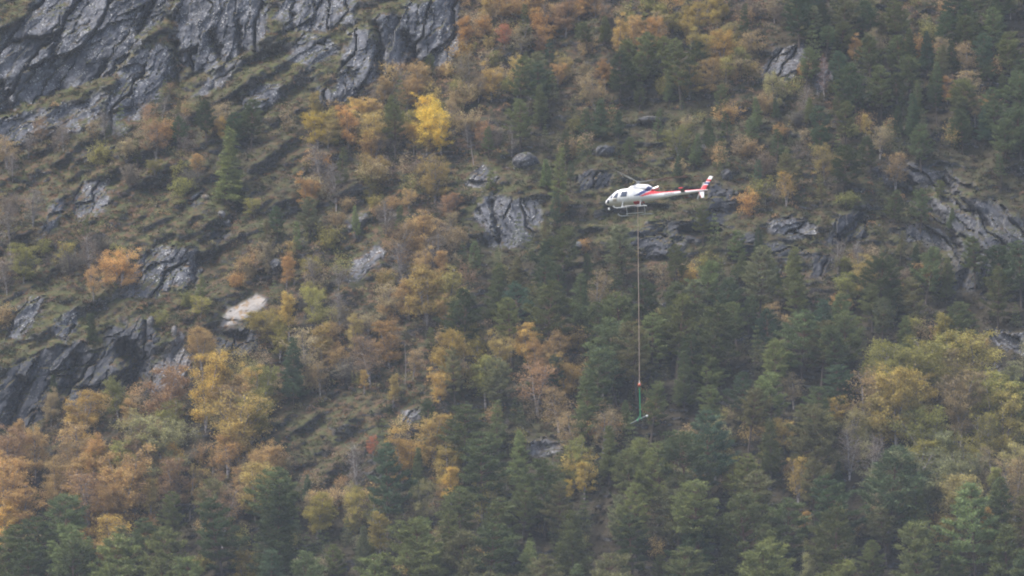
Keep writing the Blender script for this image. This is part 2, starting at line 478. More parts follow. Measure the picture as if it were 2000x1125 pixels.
def inside_sdf(poly, x, y):
    """signed distance (pixels) to a polygon, negative inside"""
    d = np.full(x.shape, 1e9); ins = np.zeros(x.shape, bool)
    n = len(poly)
    for i in range(n):
        ax, ay = poly[i]; bx, by = poly[(i + 1) % n]
        ex, ey = bx - ax, by - ay
        t = np.clip(((x - ax) * ex + (y - ay) * ey) / (ex * ex + ey * ey), 0, 1)
        d = np.minimum(d, np.hypot(x - ax - t * ex, y - ay - t * ey))
        c = (ay > y) != (by > y)
        xi = ax + (y - ay) * ex / (ey if abs(ey) > 1e-9 else 1e-9)
        ins ^= c & (x < xi)
    return np.where(ins, -d, d)

def dctn(a, axis):
    n = a.shape[axis]
    a = np.moveaxis(a, axis, -1)
    Y = np.fft.fft(np.concatenate([a, a[..., ::-1]], -1), axis=-1)[..., :n]
    k = np.arange(n)
    y = (Y * np.exp(-1j * np.pi * k / (2 * n))).real
    return np.moveaxis(y, -1, axis)
def idctn(y, axis):
    n = y.shape[axis]
    y = np.moveaxis(y, axis, -1)
    k = np.arange(n)
    c = y * np.exp(1j * np.pi * k / (2 * n))
    full = np.zeros(y.shape[:-1] + (2 * n,), complex)
    full[..., :n] = c
    full[..., n + 1:] = np.conj(c[..., 1:][..., ::-1])
    a = np.fft.ifft(full, axis=-1).real[..., :n]
    return np.moveaxis(a, -1, axis)

ALPHA = 0.45
def integrate(g, hx):
    """depth whose rise along W is g and across X is hx, least squares"""
    fw = 0.5 * (g[1:] + g[:-1]) * STEP
    fx = 0.5 * (hx[:, 1:] + hx[:, :-1]) * STEP * ALPHA
    div = np.zeros_like(g)
    div[:-1] += fw; div[1:] -= fw
    div[:, :-1] += fx; div[:, 1:] -= fx
    y = dctn(dctn(div, 0), 1)
    lw = 2 * np.cos(np.pi * np.arange(NW) / NW) - 2
    lx = 2 * np.cos(np.pi * np.arange(NX) / NX) - 2
    lam = lw[:, None] + ALPHA * lx[None, :]
    lam[0, 0] = 1
    y = y / lam
    y[0, 0] = 0
    return idctn(idctn(y, 1), 0)

def rot_noise(x, w, deg, sl, sa, seed, oct=3):
    c, s = math.cos(R(deg)), math.sin(R(deg))
    return fbm((x * c + w * s) / sl, (-x * s + w * c) / sa, seed, oct)

wob = fbm(GX / 2.2, GW / 2.2, 40, 3)
wob2 = fbm(GX / 2.2, GW / 2.2, 77, 3)
wobf = fbm(GX / 0.6, GW / 0.6, 78, 2)
FOLD_L = rot_noise(GX, GW, 30, 7.0, 1.5, 3) + 0.5 * rot_noise(GX, GW, 36, 3.0, 0.7, 31)
FOLD_M = rot_noise(GX, GW, 6, 6.0, 1.5, 5) + 0.5 * rot_noise(GX, GW, 2, 2.6, 0.7, 51)
FOLD_R = rot_noise(GX, GW, -14, 6.0, 1.5, 7) + 0.5 * rot_noise(GX, GW, -12, 2.6, 0.7, 71)

def features(px, py):
    rock = np.zeros(px.shape); oid = np.full(px.shape, -1, int)
    grock = np.full(px.shape, 0.5); pale = np.zeros(px.shape); wet = np.zeros(px.shape)
    for i, (nm, poly, dip, size, pl, g, lab) in enumerate(OUTCROPS):
        xs = [p[0] for p in poly]; ys = [p[1] for p in poly]
        ka = min(1.0, math.sqrt((max(xs) - min(xs)) * (max(ys) - min(ys))) / 150) * (0.3 if nm == 'pale_slab' else 1)
        qx = px + (wob * 14 + wobf * 6) * ka; qy = py + (wob2 * 14 + wobf * 5) * ka
        m = (qx > min(xs) - 12) & (qx < max(xs) + 12) & (qy > min(ys) - 12) & (qy < max(ys) + 12)
        if not m.any():
            continue
        sd_ = inside_sdf(poly, qx[m], qy[m])
        r = sstep(4.0, -5.0, sd_)
        old = rock[m]
        up = r > old
        rock[m] = np.maximum(old, r)
        o = oid[m]; o[(sd_ < 0)] = i; oid[m] = o
        gg = grock[m]; gg[up] = g; grock[m] = gg
        pp = pale[m]; pp[up] = pl; pale[m] = pp
        ww = wet[m]; ww[up] = 0.8 if lab.startswith(('dark', 'layered dark', 'low dark', 'small dark')) and 'sided' not in lab else 0.5 if 'shaded' in lab else 0.55 if 'spotted' in lab and nm == 'cliff' and 'buttress' not in lab else 0.0; wet[m] = ww  # wet rock tone; also paints shade on the shaded face and recessed rock
    return rock, oid, grock, pale, wet

depth = 1.3 * GW
for it in range(4):
    t = D0 + depth
    PX = 1000.0 + FPX * GX / t
    PY = 562.5 - FPX * GW / t
    rock, oid, grock, pale, wet = features(PX, PY)
    wl_ = sstep(1000, 600, PX); wr_ = sstep(1450, 1750, PX); wm_ = 1 - wl_ - wr_
    fold = FOLD_L * wl_ + FOLD_M * wm_ + FOLD_R * wr_
    forest = sample_map(MAP_FOREST, PX, PY)
    amp = 1.35 - 0.45 * forest + 0.5 * wl_
    gh = 1.45 * (1 + amp * np.clip(fold * 1.7, -1.25, 1.15))
    gr = grock * (1 + 2.0 * np.clip(fold, -0.55, 1.3))
    g = gh * (1 - rock) + gr * rock
    hx = (0.28 * wr_ - 0.22 * wl_) * (1 - rock) + 0.5 * fbm(GX / 5, GW / 5, 90, 2) * (0.4 + 0.6 * rock)
    new = integrate(g, hx)
    new -= new[NW // 2, NX // 2]
    depth = new

# crags: jointed blocks with open cracks; heath: tussocks
disp = np.zeros_like(depth)
for i, (nm, poly, dip, size, pl, gg, lab) in enumerate(OUTCROPS):
    xs = [p[0] for p in poly]; ys = [p[1] for p in poly]
    m = (PX > min(xs) - 25) & (PX < max(xs) + 25) & (PY > min(ys) - 25) & (PY < max(ys) + 25) & (rock > 0.01) & ((oid == i) | (oid == -1))
    if not m.any():
        continue
    x = GX[m]; w = GW[m]
    x = x + 0.22 * noise(x / 1.3, w / 1.3, 200 + i); w = w + 0.22 * noise(x / 1.3, w / 1.3, 300 + i)
    c, s = math.cos(R(dip)), math.sin(R(dip))
    a = x * c + w * s; b = -x * s + w * c
    d = 0
    for lv, (sc_, am, lng) in enumerate(((size * 2.3, 1.35, 3.6), (size * 0.85, 0.36, 5.0), (size * 0.34, 0.09, 5.0))):
        u = b / sc_ + 0.55 * noise(a / (sc_ * 2.6), b / (sc_ * 2.6), 410 + 7 * i + lv) + 0.2 * noise(a / (sc_ * .8), b / sc_, 440 + 7 * i + lv)
        k = np.floor(u); fr = u - k
        seg = a / (sc_ * lng) + 5 * _h(k, k * 0 + 3, 450 + i + lv) + 0.35 * (fr - .5)
        ks = np.floor(seg); fs = seg - ks
        h1 = _h(k, ks, 460 + i + lv); h2 = _h(k, ks, 470 + i + lv); h3 = _h(k, ks, 480 + i + lv)
        d = d + am * size * ((h1 - .5) * 1.0 + (fr - .5) * (h2 - .5) * 2.0 + (fs - .5) * (h3 - .35) * 1.3)
        open_ = np.exp(-(fr / .07) ** 2) * (h3 > .45) + .6 * np.exp(-(fs / .03) ** 2) * (h2 > .5)
        d = d + am * size * 1.5 * open_ * (1 if lv < 2 else .5)
    f1, f2, cid, ox, oy = worley(a / (size * .5), b / (size * .33), 400 + i)
    d = d + 0.05 * size * (cid - .5) + 0.10 * size * fbm(x / 0.9, w / 0.9, 500 + i, 3)
    soft = 0.22 if nm == "scree_slab" else (0.30 if nm == "pale_slab" else 0.80)
    disp[m] = d * rock[m] * soft
# gullies and clefts that run back into the rock
GULLIES = [([(338,88),(346,130),(352,188)], 9, 3.0), ([(733,55),(740,110),(746,165)], 8, 3.2), ([(6,165),(14,218)], 8, 2.5), ([(412,70),(436,118)], 8, 2.0),
           ([(790,70),(805,100),(818,126)], 9, 2.6), ([(270,62),(285,30),(300,2)], 6, 1.6), ([(466,40),(470,104)], 4, 1.6), ([(245,688),(268,712),(262,748)], 19, 5.0),
           ([(150,705),(130,760)], 12, 2.4), ([(40,745),(25,800)], 10, 2.2), ([(205,120),(190,160)], 5, 1.4), ([(120,60),(95,130)], 5, 1.5), ([(960,395),(975,470)], 5, 1.6),
           ([(386,505),(378,556)], 8, 1.8), ([(290,495),(262,560)], 5, 1.2), ([(430,650),(470,660)], 8, 1.5), ([(1400,452),(1330,452)], 8, 2.0), ([(1900,512),(1880,556)], 12, 2.5),
           ([(1770,345),(1850,440),(1880,500)], 6, 1.8), ([(1840,350),(1930,440)], 5, 1.5), ([(1690,420),(1640,470)], 8, 1.8), ([(660,110),(690,150)], 5, 1.2), ([(575,30),(570,64)], 5, 1.2)]
for gl, gw_, gd in GULLIES:
    xs = [p[0] for p in gl]; ys = [p[1] for p in gl]
    m = (PX > min(xs) - 60) & (PX < max(xs) + 60) & (PY > min(ys) - 60) & (PY < max(ys) + 60)
    dd = np.full(m.sum(), 1e9); qx = PX[m] + 6 * wob[m] + 4 * wobf[m]; qy = PY[m]
    for (ax, ay), (bx, by) in zip(gl[:-1], gl[1:]):
        ex, ey = bx - ax, by - ay
        t = np.clip(((qx - ax) * ex + (qy - ay) * ey) / (ex * ex + ey * ey), 0, 1)
        dd = np.minimum(dd, np.hypot(qx - ax - t * ex, qy - ay - t * ey))
    disp[m] += gd * np.exp(-(dd / gw_) ** 2) * (0.3 + .7 * rock[m])
heath = 1 - rock
disp += heath * (0.55 * fbm(GX / 1.6, GW / 0.7, 601, 3) + 0.14 * noise(GX / 0.5, GW / 0.35, 603) + 0.55 * np.abs(fbm(GX / 3.4, GW / 1.5, 605, 2)))
depth = depth + disp

P3 = CAM + GX[..., None] * AX + GW[..., None] * AU + (D0 + depth)[..., None] * AF
PXf, PYf, _ = to_px(P3.reshape(-1, 3))
PX = PXf.reshape(NW, NX); PY = PYf.reshape(NW, NX)
forest = sample_map(MAP_FOREST, PX, PY)
green = sample_map(MAP_GREEN, PX, PY)
rust = sample_map(MAP_RUST, PX, PY)

def ground_point(px, py, gap=False):
    """world point of the slope that the photograph shows at a pixel"""
    d = 0.0
    for _ in range(14):
        t = D0 + d
        x = (px - 1000.0) * t / FPX; w = (562.5 - py) * t / FPX
        i = min(NW - 1, max(0, int(round((w - WS[0]) / STEP)))); j = min(NX - 1, max(0, int(round((x - XS[0]) / STEP))))
        d = 0.5 * d + 0.5 * depth[i, j]
    return P3[i, j].copy(), D0 + depth[i, j], (i, j)

# cut the sheet into the heath and the bedrock outcrops
quad_id = oid[:-1, :-1]
idx = np.arange(NW * NX).reshape(NW, NX)
quads = np.stack([idx[:-1, :-1], idx[:-1, 1:], idx[1:, 1:], idx[1:, :-1]], -1)
flatP = P3.reshape(-1, 3)
ATTR = {"rock": rock.ravel(), "pale": (pale * rock).ravel(), "wet": (wet * rock).ravel(), "rust": rust.ravel(), "green": green.ravel(), "litter_shade": forest.ravel()}

def sheet(name, mask, extra_v=None, extra_f=None):
    f = quads[mask].reshape(-1, 4)
    used = np.unique(f)
    remap = np.full(NW * NX, -1); remap[used] = np.arange(len(used))
    v = flatP[used]; f = remap[f]
    at = {k: a[used] for k, a in ATTR.items()}
    if extra_v is not None:
        n0 = len(v)
        v = np.concatenate([v, extra_v])
        ef = np.where(extra_f >= 0, remap[np.maximum(extra_f, 0)], n0 - 1 - extra_f)
        f = np.concatenate([f, ef])
        at = {k: np.concatenate([a, np.full(len(extra_v), {"rock": 0, "pale": 0, "wet": 0, "rust": .5, "green": .5, "litter_shade": .6}[k])]) for k, a in at.items()}
    o = obj_np(name, v, f, MAT_TERRAIN, smooth=(name == 'hillside'))
    for k, a in at.items():
        ad = o.data.attributes.new(k, 'FLOAT', 'POINT')
        ad.data.foreach_set("value", a.astype(np.float32))
    return o

# the slope goes on past the frame: up, to both sides and down to the valley floor
border = np.concatenate([idx[0, :], idx[1:, -1], idx[-1, -2::-1], idx[-2:0:-1, 0]])
bp = flatP[border]
ctr_x = 0.0
ext = bp.copy()
upd = np.array([0, math.cos(R(42)), math.sin(R(42))])
nb, nr = NX, NW
on_bottom = np.zeros(len(border), bool); on_bottom[:NX] = True
on_right = np.zeros(len(border), bool); on_right[NX - 1:NX + NW - 1] = True
on_top = np.zeros(len(border), bool); on_top[NX + NW - 2:2 * NX + NW - 2] = True
on_left = np.zeros(len(border), bool); on_left[2 * NX + NW - 3:] = True; on_left[0] = True
ext[on_right] += np.array([110, 10, 0.0]); ext[on_left] += np.array([-110, 10, 0.0])
ext[on_top] += upd * 70
bz = ext[on_bottom]
k = bz[:, 2] / math.sin(R(42))
ext[on_bottom] = bz - upd[None, :] * (k + 2)[:, None]
n = len(border)
def smooth_ring(p, w):
    k_ = np.ones(2 * w + 1) / (2 * w + 1)
    q = np.concatenate([p[-w:], p, p[:w]])
    return np.stack([np.convolve(q[:, c], k_, 'valid') for c in range(3)], -1)
far = smooth_ring(ext, 45)
soft = smooth_ring(bp, 25)
RINGS = 14
rings = []
for q in range(1, RINGS + 1):
    t = (q / RINGS) ** 1.5
    base = bp * max(0, 1 - q / 3) + soft * min(1, q / 3)
    p = base + (far - smooth_ring(bp, 45)) * t
    lump = 1.6 * fbm(p[:, 0] / 9, p[:, 2] / 5, 850, 4) * min(1, q / 2) * (q < RINGS)
    rings.append(p + lump[:, None] * np.array([0, -0.7, 0.7]))
ext = np.concatenate(rings)
ef = []
for q in range(RINGS):
    for i in range(n):
        j = (i + 1) % n
        a0 = border[i] if q == 0 else -1 - ((q - 1) * n + i)
        a1 = border[j] if q == 0 else -1 - ((q - 1) * n + j)
        ef.append((a0, -1 - (q * n + i), -1 - (q * n + j), a1))
ef = np.array(ef)
# the border quads belong to the heath sheet: use every heath face plus a rim
heath_mask = quad_id < 0
rim = np.zeros_like(heath_mask); rim[0, :] = rim[-1, :] = True; rim[:, 0] = rim[:, -1] = True
hill = sheet("hillside", heath_mask | rim, ext, ef)
tag(hill, "heath covered mountainside with folds of moss, heather and bare patches", kind="structure")
for i, oc in enumerate(OUTCROPS):
    mk = (quad_id == i) & ~rim
    if mk.sum() < 4:
        continue
    o = sheet(oc[0], mk)
    tag(o, oc[6], kind="structure")

# valley floor between the camera and the slope
vx = np.linspace(-300, 300, 25); vy = np.linspace(-60, 760, 35)
VX, VY = np.meshgrid(vx, vy)
VZ = 0.25 * fbm(VX / 60, VY / 60, 800, 3) - 0.2
VZ[np.hypot(VX, VY) < 60] = 0.0
vi = np.arange(VX.size).reshape(VX.shape)
vq = np.stack([vi[:-1, :-1], vi[:-1, 1:], vi[1:, 1:], vi[1:, :-1]], -1).reshape(-1, 4)
vf = obj_np("valley_floor", np.stack([VX, VY, VZ], -1).reshape(-1, 3), vq, simple("valley_grass", (0.07, 0.075, 0.03), 0.95, vary=0.4, vscale=0.05), smooth=True)
tag(vf, "grassy valley floor at the foot of the mountainside", kind="structure")

# ------------------------------------------------------------------ haze
hz = bpy.data.meshes.new("haze")
x0, x1, y0, y1, z0, z1 = -320, 320, -80, 1180, -4, 420
hv = [(x, y, z) for z in (z0, z1) for y in (y0, y1) for x in (x0, x1)]
hz.from_pydata(hv, [], [(0, 2, 3, 1), (4, 5, 7, 6), (0, 1, 5, 4), (2, 6, 7, 3), (0, 4, 6, 2), (1, 3, 7, 5)])
hzo = bpy.data.objects.new("haze", hz)
col.objects.link(hzo)
hm = bpy.data.materials.new("haze_air"); hm.use_nodes = True
hm.node_tree.nodes.clear()
ho = hm.node_tree.nodes.new("ShaderNodeOutputMaterial")
hp = hm.node_tree.nodes.new("ShaderNodeVolumePrincipled")
hp.inputs["Color"].default_value = (*HAZE_COLOR, 1)
hp.inputs["Density"].default_value = HAZE_DENSITY
hp.inputs["Anisotropy"].default_value = 0.0
hm.node_tree.links.new(hp.outputs[0], ho.inputs["Volume"])
hz.materials.append(hm)
tag(hzo, "thin pale haze filling the air over the valley", kind="stuff")

# ------------------------------------------------------------------ tree building
def tube(pts, radii, sides=5):
    pts = np.asarray(pts, float); n = len(pts)
    v = []; f = []
    d = np.gradient(pts, axis=0)
    d /= np.linalg.norm(d, axis=1)[:, None] + 1e-9
    ref = np.array([1.0, 0, 0]) if abs(d[0][0]) < 0.8 else np.array([0, 1.0, 0])
    for i in range(n):
        a = np.cross(d[i], ref); a /= np.linalg.norm(a) + 1e-9
        b = np.cross(d[i], a)
        for s in range(sides):
            th = 2 * math.pi * s / sides
            v.append(pts[i] + radii[i] * (math.cos(th) * a + math.sin(th) * b))
    for i in range(n - 1):
        for s in range(sides):
            p = i * sides + s; q = i * sides + (s + 1) % sides
            f.append((p, q, q + sides, p + sides))
    return v, f

class Acc:
    def __init__(s): s.v = []; s.f = []
    def add(s, vf):
        n = len(s.v); s.v.extend(vf[0]); s.f.extend([tuple(i + n for i in q) for q in vf[1]])

def blades(c, d, ln, wd, r):
    """triangles rooted at c pointing along d"""
    n = len(c)
    d = d / (np.linalg.norm(d, axis=1)[:, None] + 1e-9)
    s = np.cross(d, r.normal(size=(n, 3)))
    s /= np.linalg.norm(s, axis=1)[:, None] + 1e-9
    v = np.empty((n, 3, 3))
    v[:, 0] = c - s * (wd / 2)[:, None]
    v[:, 1] = c + s * (wd / 2)[:, None]
    v[:, 2] = c + d * ln[:, None]
    return v

def crown_mesh(name, V, tint, mat):
    n = len(V)
    me = mesh_np(name, V.reshape(-1, 3), np.arange(n * 3).reshape(n, 3))
    a = me.attributes.new("tint", 'FLOAT', 'FACE')
    a.data.foreach_set("value", tint.astype(np.float32))
    me.materials.append(mat)
    return me

def trunk_mesh(name, acc, mat):
    me = mesh_np(name, np.array(acc.v), np.array(acc.f), smooth=True)
    me.materials.append(mat)
    return me

def make_pine(seed, style):
    """ten metres high; returns trunk mesh, crown mesh"""
    r = np.random.default_rng(seed)
    H = 10.0
    P = dict(broad=(0.28, 2.9, 60, 0.60, 0.18), tall=(0.46, 2.3, 46, 0.5, 0.17), conic=(0.10, 2.25, 74, 0.90, 0.14),
             wide=(0.22, 3.6, 66, 0.6, 0.22), thin=(0.30, 1.35, 38, 0.8, 0.13), spruce=(0.06, 1.7, 95, 1.0, 0.13))[style]
    cs, Lmax, nb, pw, r0 = P
    acc = Acc()
    bend = r.normal(size=2) * (0.12 if style in ('spruce', 'conic') else 0.35); ph = r.uniform(0, 6.28)
    hs = np.linspace(0, 1, 12)
    tp = np.stack([bend[0] * np.sin(hs * 2.6 + ph) - bend[0] * math.sin(ph), bend[1] * np.sin(hs * 2.1 + ph * 1.7) - bend[1] * math.sin(ph * 1.7), hs * H], -1)
    tp[0, 2] = -0.6
    acc.add(tube(tp, r0 * (1 - hs) ** 0.85 + 0.015, 6))
    def at(h):
        return np.array([np.interp(h, hs, tp[:, k]) for k in range(3)])
    C = []; Dv = []; clump = []
    ncl = 0
    # dead stubs under the crown
    if style in ('tall', 'broad', 'thin'):
        for k in range(7):
            h = r.uniform(0.12, cs); az = r.uniform(0, 6.28); L = r.uniform(0.4, 1.3)
            o = at(h); e = o + np.array([math.cos(az) * L, math.sin(az) * L, r.uniform(-.15, .2)])
            acc.add(tube([o, (o + e) / 2 + [0, 0, .04], e], [.025, .017, .006], 3))
    phase = r.uniform(0, 6.28)
    lop = r.uniform(0, 6.28)
    for b in range(nb):
        f = (b + r.uniform(0, 1)) / nb
        if style in ('broad', 'wide', 'tall'):
            f = round(f * 7) / 7 * 0.72 + f * 0.28          # boughs gather in tiers
        f = min(f, .995)
        h = cs + (1 - cs) * f
        az = phase + b * 2.399 + r.normal() * 0.35
        prof = (1 - f) ** pw
        if style in ('broad', 'wide', 'tall'):
            prof = min(prof, 0.55 + 1.3 * f)
        L = Lmax * prof * r.uniform(0.5, 1.12) * (1 + 0.22 * math.cos(az - lop)) + 0.22
        o = at(h)
        out = np.array([math.cos(az), math.sin(az), 0])
        up0 = {'spruce': -0.22, 'conic': 0.30}.get(style, 0.10 + 0.55 * f)
        curl = {'spruce': 0.10, 'conic': 0.15}.get(style, 0.20)
        ts = np.linspace(0, 1, 5)
        bp_ = o + out * (ts * L)[:, None] + np.array([0, 0, 1.0]) * (ts * L * up0 + curl * L * ts ** 2 + 0.05 * r.normal(size=5) * ts)[:, None]
        acc.add(tube(bp_, np.linspace(0.05, 0.012, 5) * (0.5 + 0.25 * L), 3))
        bt = r.uniform()
        nt = max(3, int(L * (9 if style in ('broad', 'wide', 'tall', 'thin') else 10)))
        for q in range(nt):
            tt = r.uniform(0.30 if style not in ('spruce', 'conic') else 0.12, 1.0) ** 0.8
            base = np.array([np.interp(tt, ts, bp_[:, k]) for k in range(3)])
            side = np.array([-out[1], out[0], 0]) * r.choice([-1, 1])
            sl = r.uniform(0.05, 0.55) * (1.15 - tt) * min(L, 2.0) * 0.8 + 0.05
            tip = base + side * sl + out * sl * 0.5 + np.array([0, 0, r.normal() * 0.07 + 0.06])
            nbl = 16
            for dirn in range(1):
                C.append(np.repeat(tip[None], nbl, 0) + r.normal(size=(nbl, 3)) * np.array([.18, .18, .055]))
                dv = r.normal(size=(nbl, 3)) * np.array([.75, .75, .45]) + out * 0.5 + side * 0.25 + np.array([0, 0, .45 if style != 'spruce' else 0.0])
                Dv.append(dv); clump.append(np.full(nbl, .65 * bt + .35 * r.uniform())); ncl += 1
    C = np.concatenate(C); Dv = np.concatenate(Dv); clump = np.concatenate(clump)
    n = len(C)
    V = blades(C, Dv, r.uniform(.18, .36, n), r.uniform(.05, .10, n), r)
    tint = np.clip(clump * 0.6 + r.uniform(0, .4, n), 0, 1)
    return trunk_mesh("pine_trunk", acc, MAT_PBARK), crown_mesh("pine_crown", V, tint, MAT_NEEDLE)

def make_birch(seed, style):
    """seven metres high autumn broad-leaved tree"""
    r = np.random.default_rng(seed)
    H = 7.0
    stems, spread, leafn, twigs, lsz = dict(full=(3, 1.5, 8600, 80, .112), bushy=(5, 1.9, 9200, 90, .112), slim=(1, 0.9, 5600, 45, .11),
                                             sparse=(3, 1.5, 3600, 85, .11), bare=(3, 1.4, 1100, 115, .10), round=(2, 1.9, 10500, 80, .115))[style]
    acc = Acc(); tips = []
    for s in range(stems):
        az = r.uniform(0, 6.28) + s * 6.28 / stems
        lean = r.uniform(0.08, 0.34) if stems > 1 else r.uniform(0, 0.12)
        if style == 'bushy': lean = r.uniform(0.15, 0.5)
        top = H * r.uniform(0.78, 1.0)
        ts = np.linspace(0, 1, 8)
        wig = r.normal(size=(8, 2)) * 0.06 * ts[:, None]
        sp = np.stack([math.cos(az) * lean * top * ts ** 1.3 * .7 + wig[:, 0], math.sin(az) * lean * top * ts ** 1.3 * .7 + wig[:, 1], ts * top], -1)
        sp[0, 2] = -0.5
        acc.add(tube(sp, (0.115 if stems < 3 else 0.08) * (1 - ts) ** 0.8 + 0.012, 5))
        for b in range(max(8, twigs // stems)):
            f = r.uniform({'slim': .24, 'sparse': .22, 'bare': .15}.get(style, .08), 0.98)
            o = np.array([np.interp(f, ts, sp[:, k]) for k in range(3)])
            a2 = r.uniform(0, 6.28)
            env = math.sin(math.pi * min(1, .12 + f * .85)) ** 0.6
            L = spread * env * r.uniform(.45, 1.1) + .2
            up = r.uniform(.35, 1.0)
            e = o + np.array([math.cos(a2) * L, math.sin(a2) * L, L * up])
            mid = (o + e) / 2 + r.normal(size=3) * .08 + [0, 0, .08]
            acc.add(tube([o, mid, e], [.022, .013, .005], 3))
            for q in range(3 if style != 'bare' else 5):
                t2 = r.uniform(.3, 1)
                m = o + (e - o) * t2
                e2 = m + (r.normal(size=3) * [.4, .4, .25] + [0, 0, .25]) * L * .55
                acc.add(tube([m, e2], [.009, .004], 3))
                tips.append((m, e2))
            tips.append((mid, e))
    A = np.array([t[0] for t in tips]); B = np.array([t[1] for t in tips])
    # leaves sit in uneven sprays, some boughs have dropped theirs
    wgt = r.uniform(0, 1, len(tips)) ** 2.4
    wgt /= wgt.sum()
    k = r.choice(len(tips), leafn, p=wgt)
    u = r.uniform(.2, 1.08, leafn)
    C = A[k] + (B[k] - A[k]) * u[:, None] + r.normal(size=(leafn, 3)) * np.array([.20, .20, .15])
    Dv = r.normal(size=(leafn, 3)) + [0, 0, -.2]
    V = blades(C, Dv, r.uniform(.6, 1.2, leafn) * lsz * 1.25, r.uniform(.7, 1.1, leafn) * lsz, r)
    ct = r.uniform(0, 1, len(tips))
    tint = np.clip(ct[k] * .6 + r.uniform(0, .4, leafn), 0, 1)
    return trunk_mesh("birch_trunk", acc, MAT_BBARK), crown_mesh("birch_crown", V, tint, MAT_LEAF)

def make_bush(seed):
    """three metre bush, leafy to the ground"""
    r = np.random.default_rng(seed)
    acc = Acc(); tips = []
    for k_ in range(26):
        az = r.uniform(0, 6.28); lean = r.uniform(.05, 1.0); L = r.uniform(1.6, 3.1) * (1 - .25 * lean)
        e = np.array([math.cos(az) * lean * 1.5, math.sin(az) * lean * 1.5, L])
        b0 = np.array([math.cos(az) * .15, math.sin(az) * .15, -.3])
        mid = (b0 + e) / 2 + r.normal(size=3) * .12
        acc.add(tube([b0, mid, e], [.03, .018, .006], 3))
        for q in range(4):
            m = mid + (e - mid) * r.uniform(-.6, 1)
            e2 = m + r.normal(size=3) * .38 + [0, 0, .12]
            acc.add(tube([m, e2], [.01, .004], 3)); tips.append((m, e2))
        tips.append((mid, e)); tips.append((b0 + [0, 0, .5], mid))
    A = np.array([t[0] for t in tips]); B = np.array([t[1] for t in tips])
    n_ = 3800
    w_ = r.uniform(0, 1, len(tips)) ** 1.4; w_ /= w_.sum()
    k = r.choice(len(tips), n_, p=w_)
    C = A[k] + (B[k] - A[k]) * r.uniform(.1, 1.05, n_)[:, None] + r.normal(size=(n_, 3)) * .13
    V = blades(C, r.normal(size=(n_, 3)), r.uniform(.08, .15, n_), r.uniform(.07, .12, n_), r)
    tint = np.clip(r.uniform(0, 1, len(tips))[k] * .6 + r.uniform(0, .4, n_), 0, 1)
    t_ = trunk_mesh("bush_stems", acc, MAT_TWIG)
    return t_, crown_mesh("bush_leaves", V, tint, MAT_LEAF)

def make_dead(seed):
    r = np.random.default_rng(seed)
    acc = Acc()
    ts = np.linspace(0, 1, 8)
    sp = np.stack([.25 * np.sin(ts * 3 + seed), .2 * np.sin(ts * 2.2 + 1), ts * 8], -1); sp[0, 2] = -.5
    acc.add(tube(sp, .13 * (1 - ts) ** .7 + .02, 6))
    brs = []
    for b in range(9):
        br = Acc()
        f = r.uniform(.35, .97); o = np.array([np.interp(f, ts, sp[:, k]) for k in range(3)])
        az = r.uniform(0, 6.28); L = r.uniform(.5, 1.6)
        e = o + np.array([math.cos(az) * L, math.sin(az) * L, L * r.uniform(-.1, .6)])
        m_ = (o + e) / 2 + r.normal(size=3) * .1
        br.add(tube([o, m_, e], [.04, .026, .008], 4))
        brs.append(trunk_mesh("dead_branch", br, MAT_DEAD))
    return trunk_mesh("dead_trunk", acc, MAT_DEAD), brs

PINES = {s: [make_pine(100 * k + i, s) for i in range(n_)] for k, (s, n_) in enumerate((("broad", 6), ("tall", 4), ("conic", 4), ("wide", 2), ("thin", 2), ("spruce", 2)))}
BIRCHES = {s: [make_birch(900 + 100 * k + i, s) for i in range(n_)] for k, (s, n_) in enumerate((("full", 4), ("bushy", 3), ("slim", 2), ("sparse", 3), ("bare", 2), ("round", 3)))}
DEADS = [make_dead(5), make_dead(6)]
BUSHES = [make_bush(2000 + i) for i in range(6)]

COL = dict(orange=(.470, .310, .145), tan=(.385, .300, .180), russet=(.360, .235, .145), yellow=(.640, .500, .115), gold=(.440, .345, .120),
           olive=(.310, .290, .100), pale=(.330, .310, .165), bare=(.215, .182, .156), red=(.430, .190, .125), ochre=(.500, .365, .140),
           dark=(.074, .100, .050), mid=(.126, .152, .070), light=(.178, .212, .088), sage=(.164, .168, .090), blue=(.080, .118, .074))
CWORD = dict(orange="orange", tan="tan brown", russet="russet", yellow="bright yellow", gold="golden", olive="olive yellow", pale="pale olive",
             bare="almost bare grey", red="red", ochre="yellow orange", dark="dark green", mid="mid green", light="light green", sage="grey green", blue="bluish green")

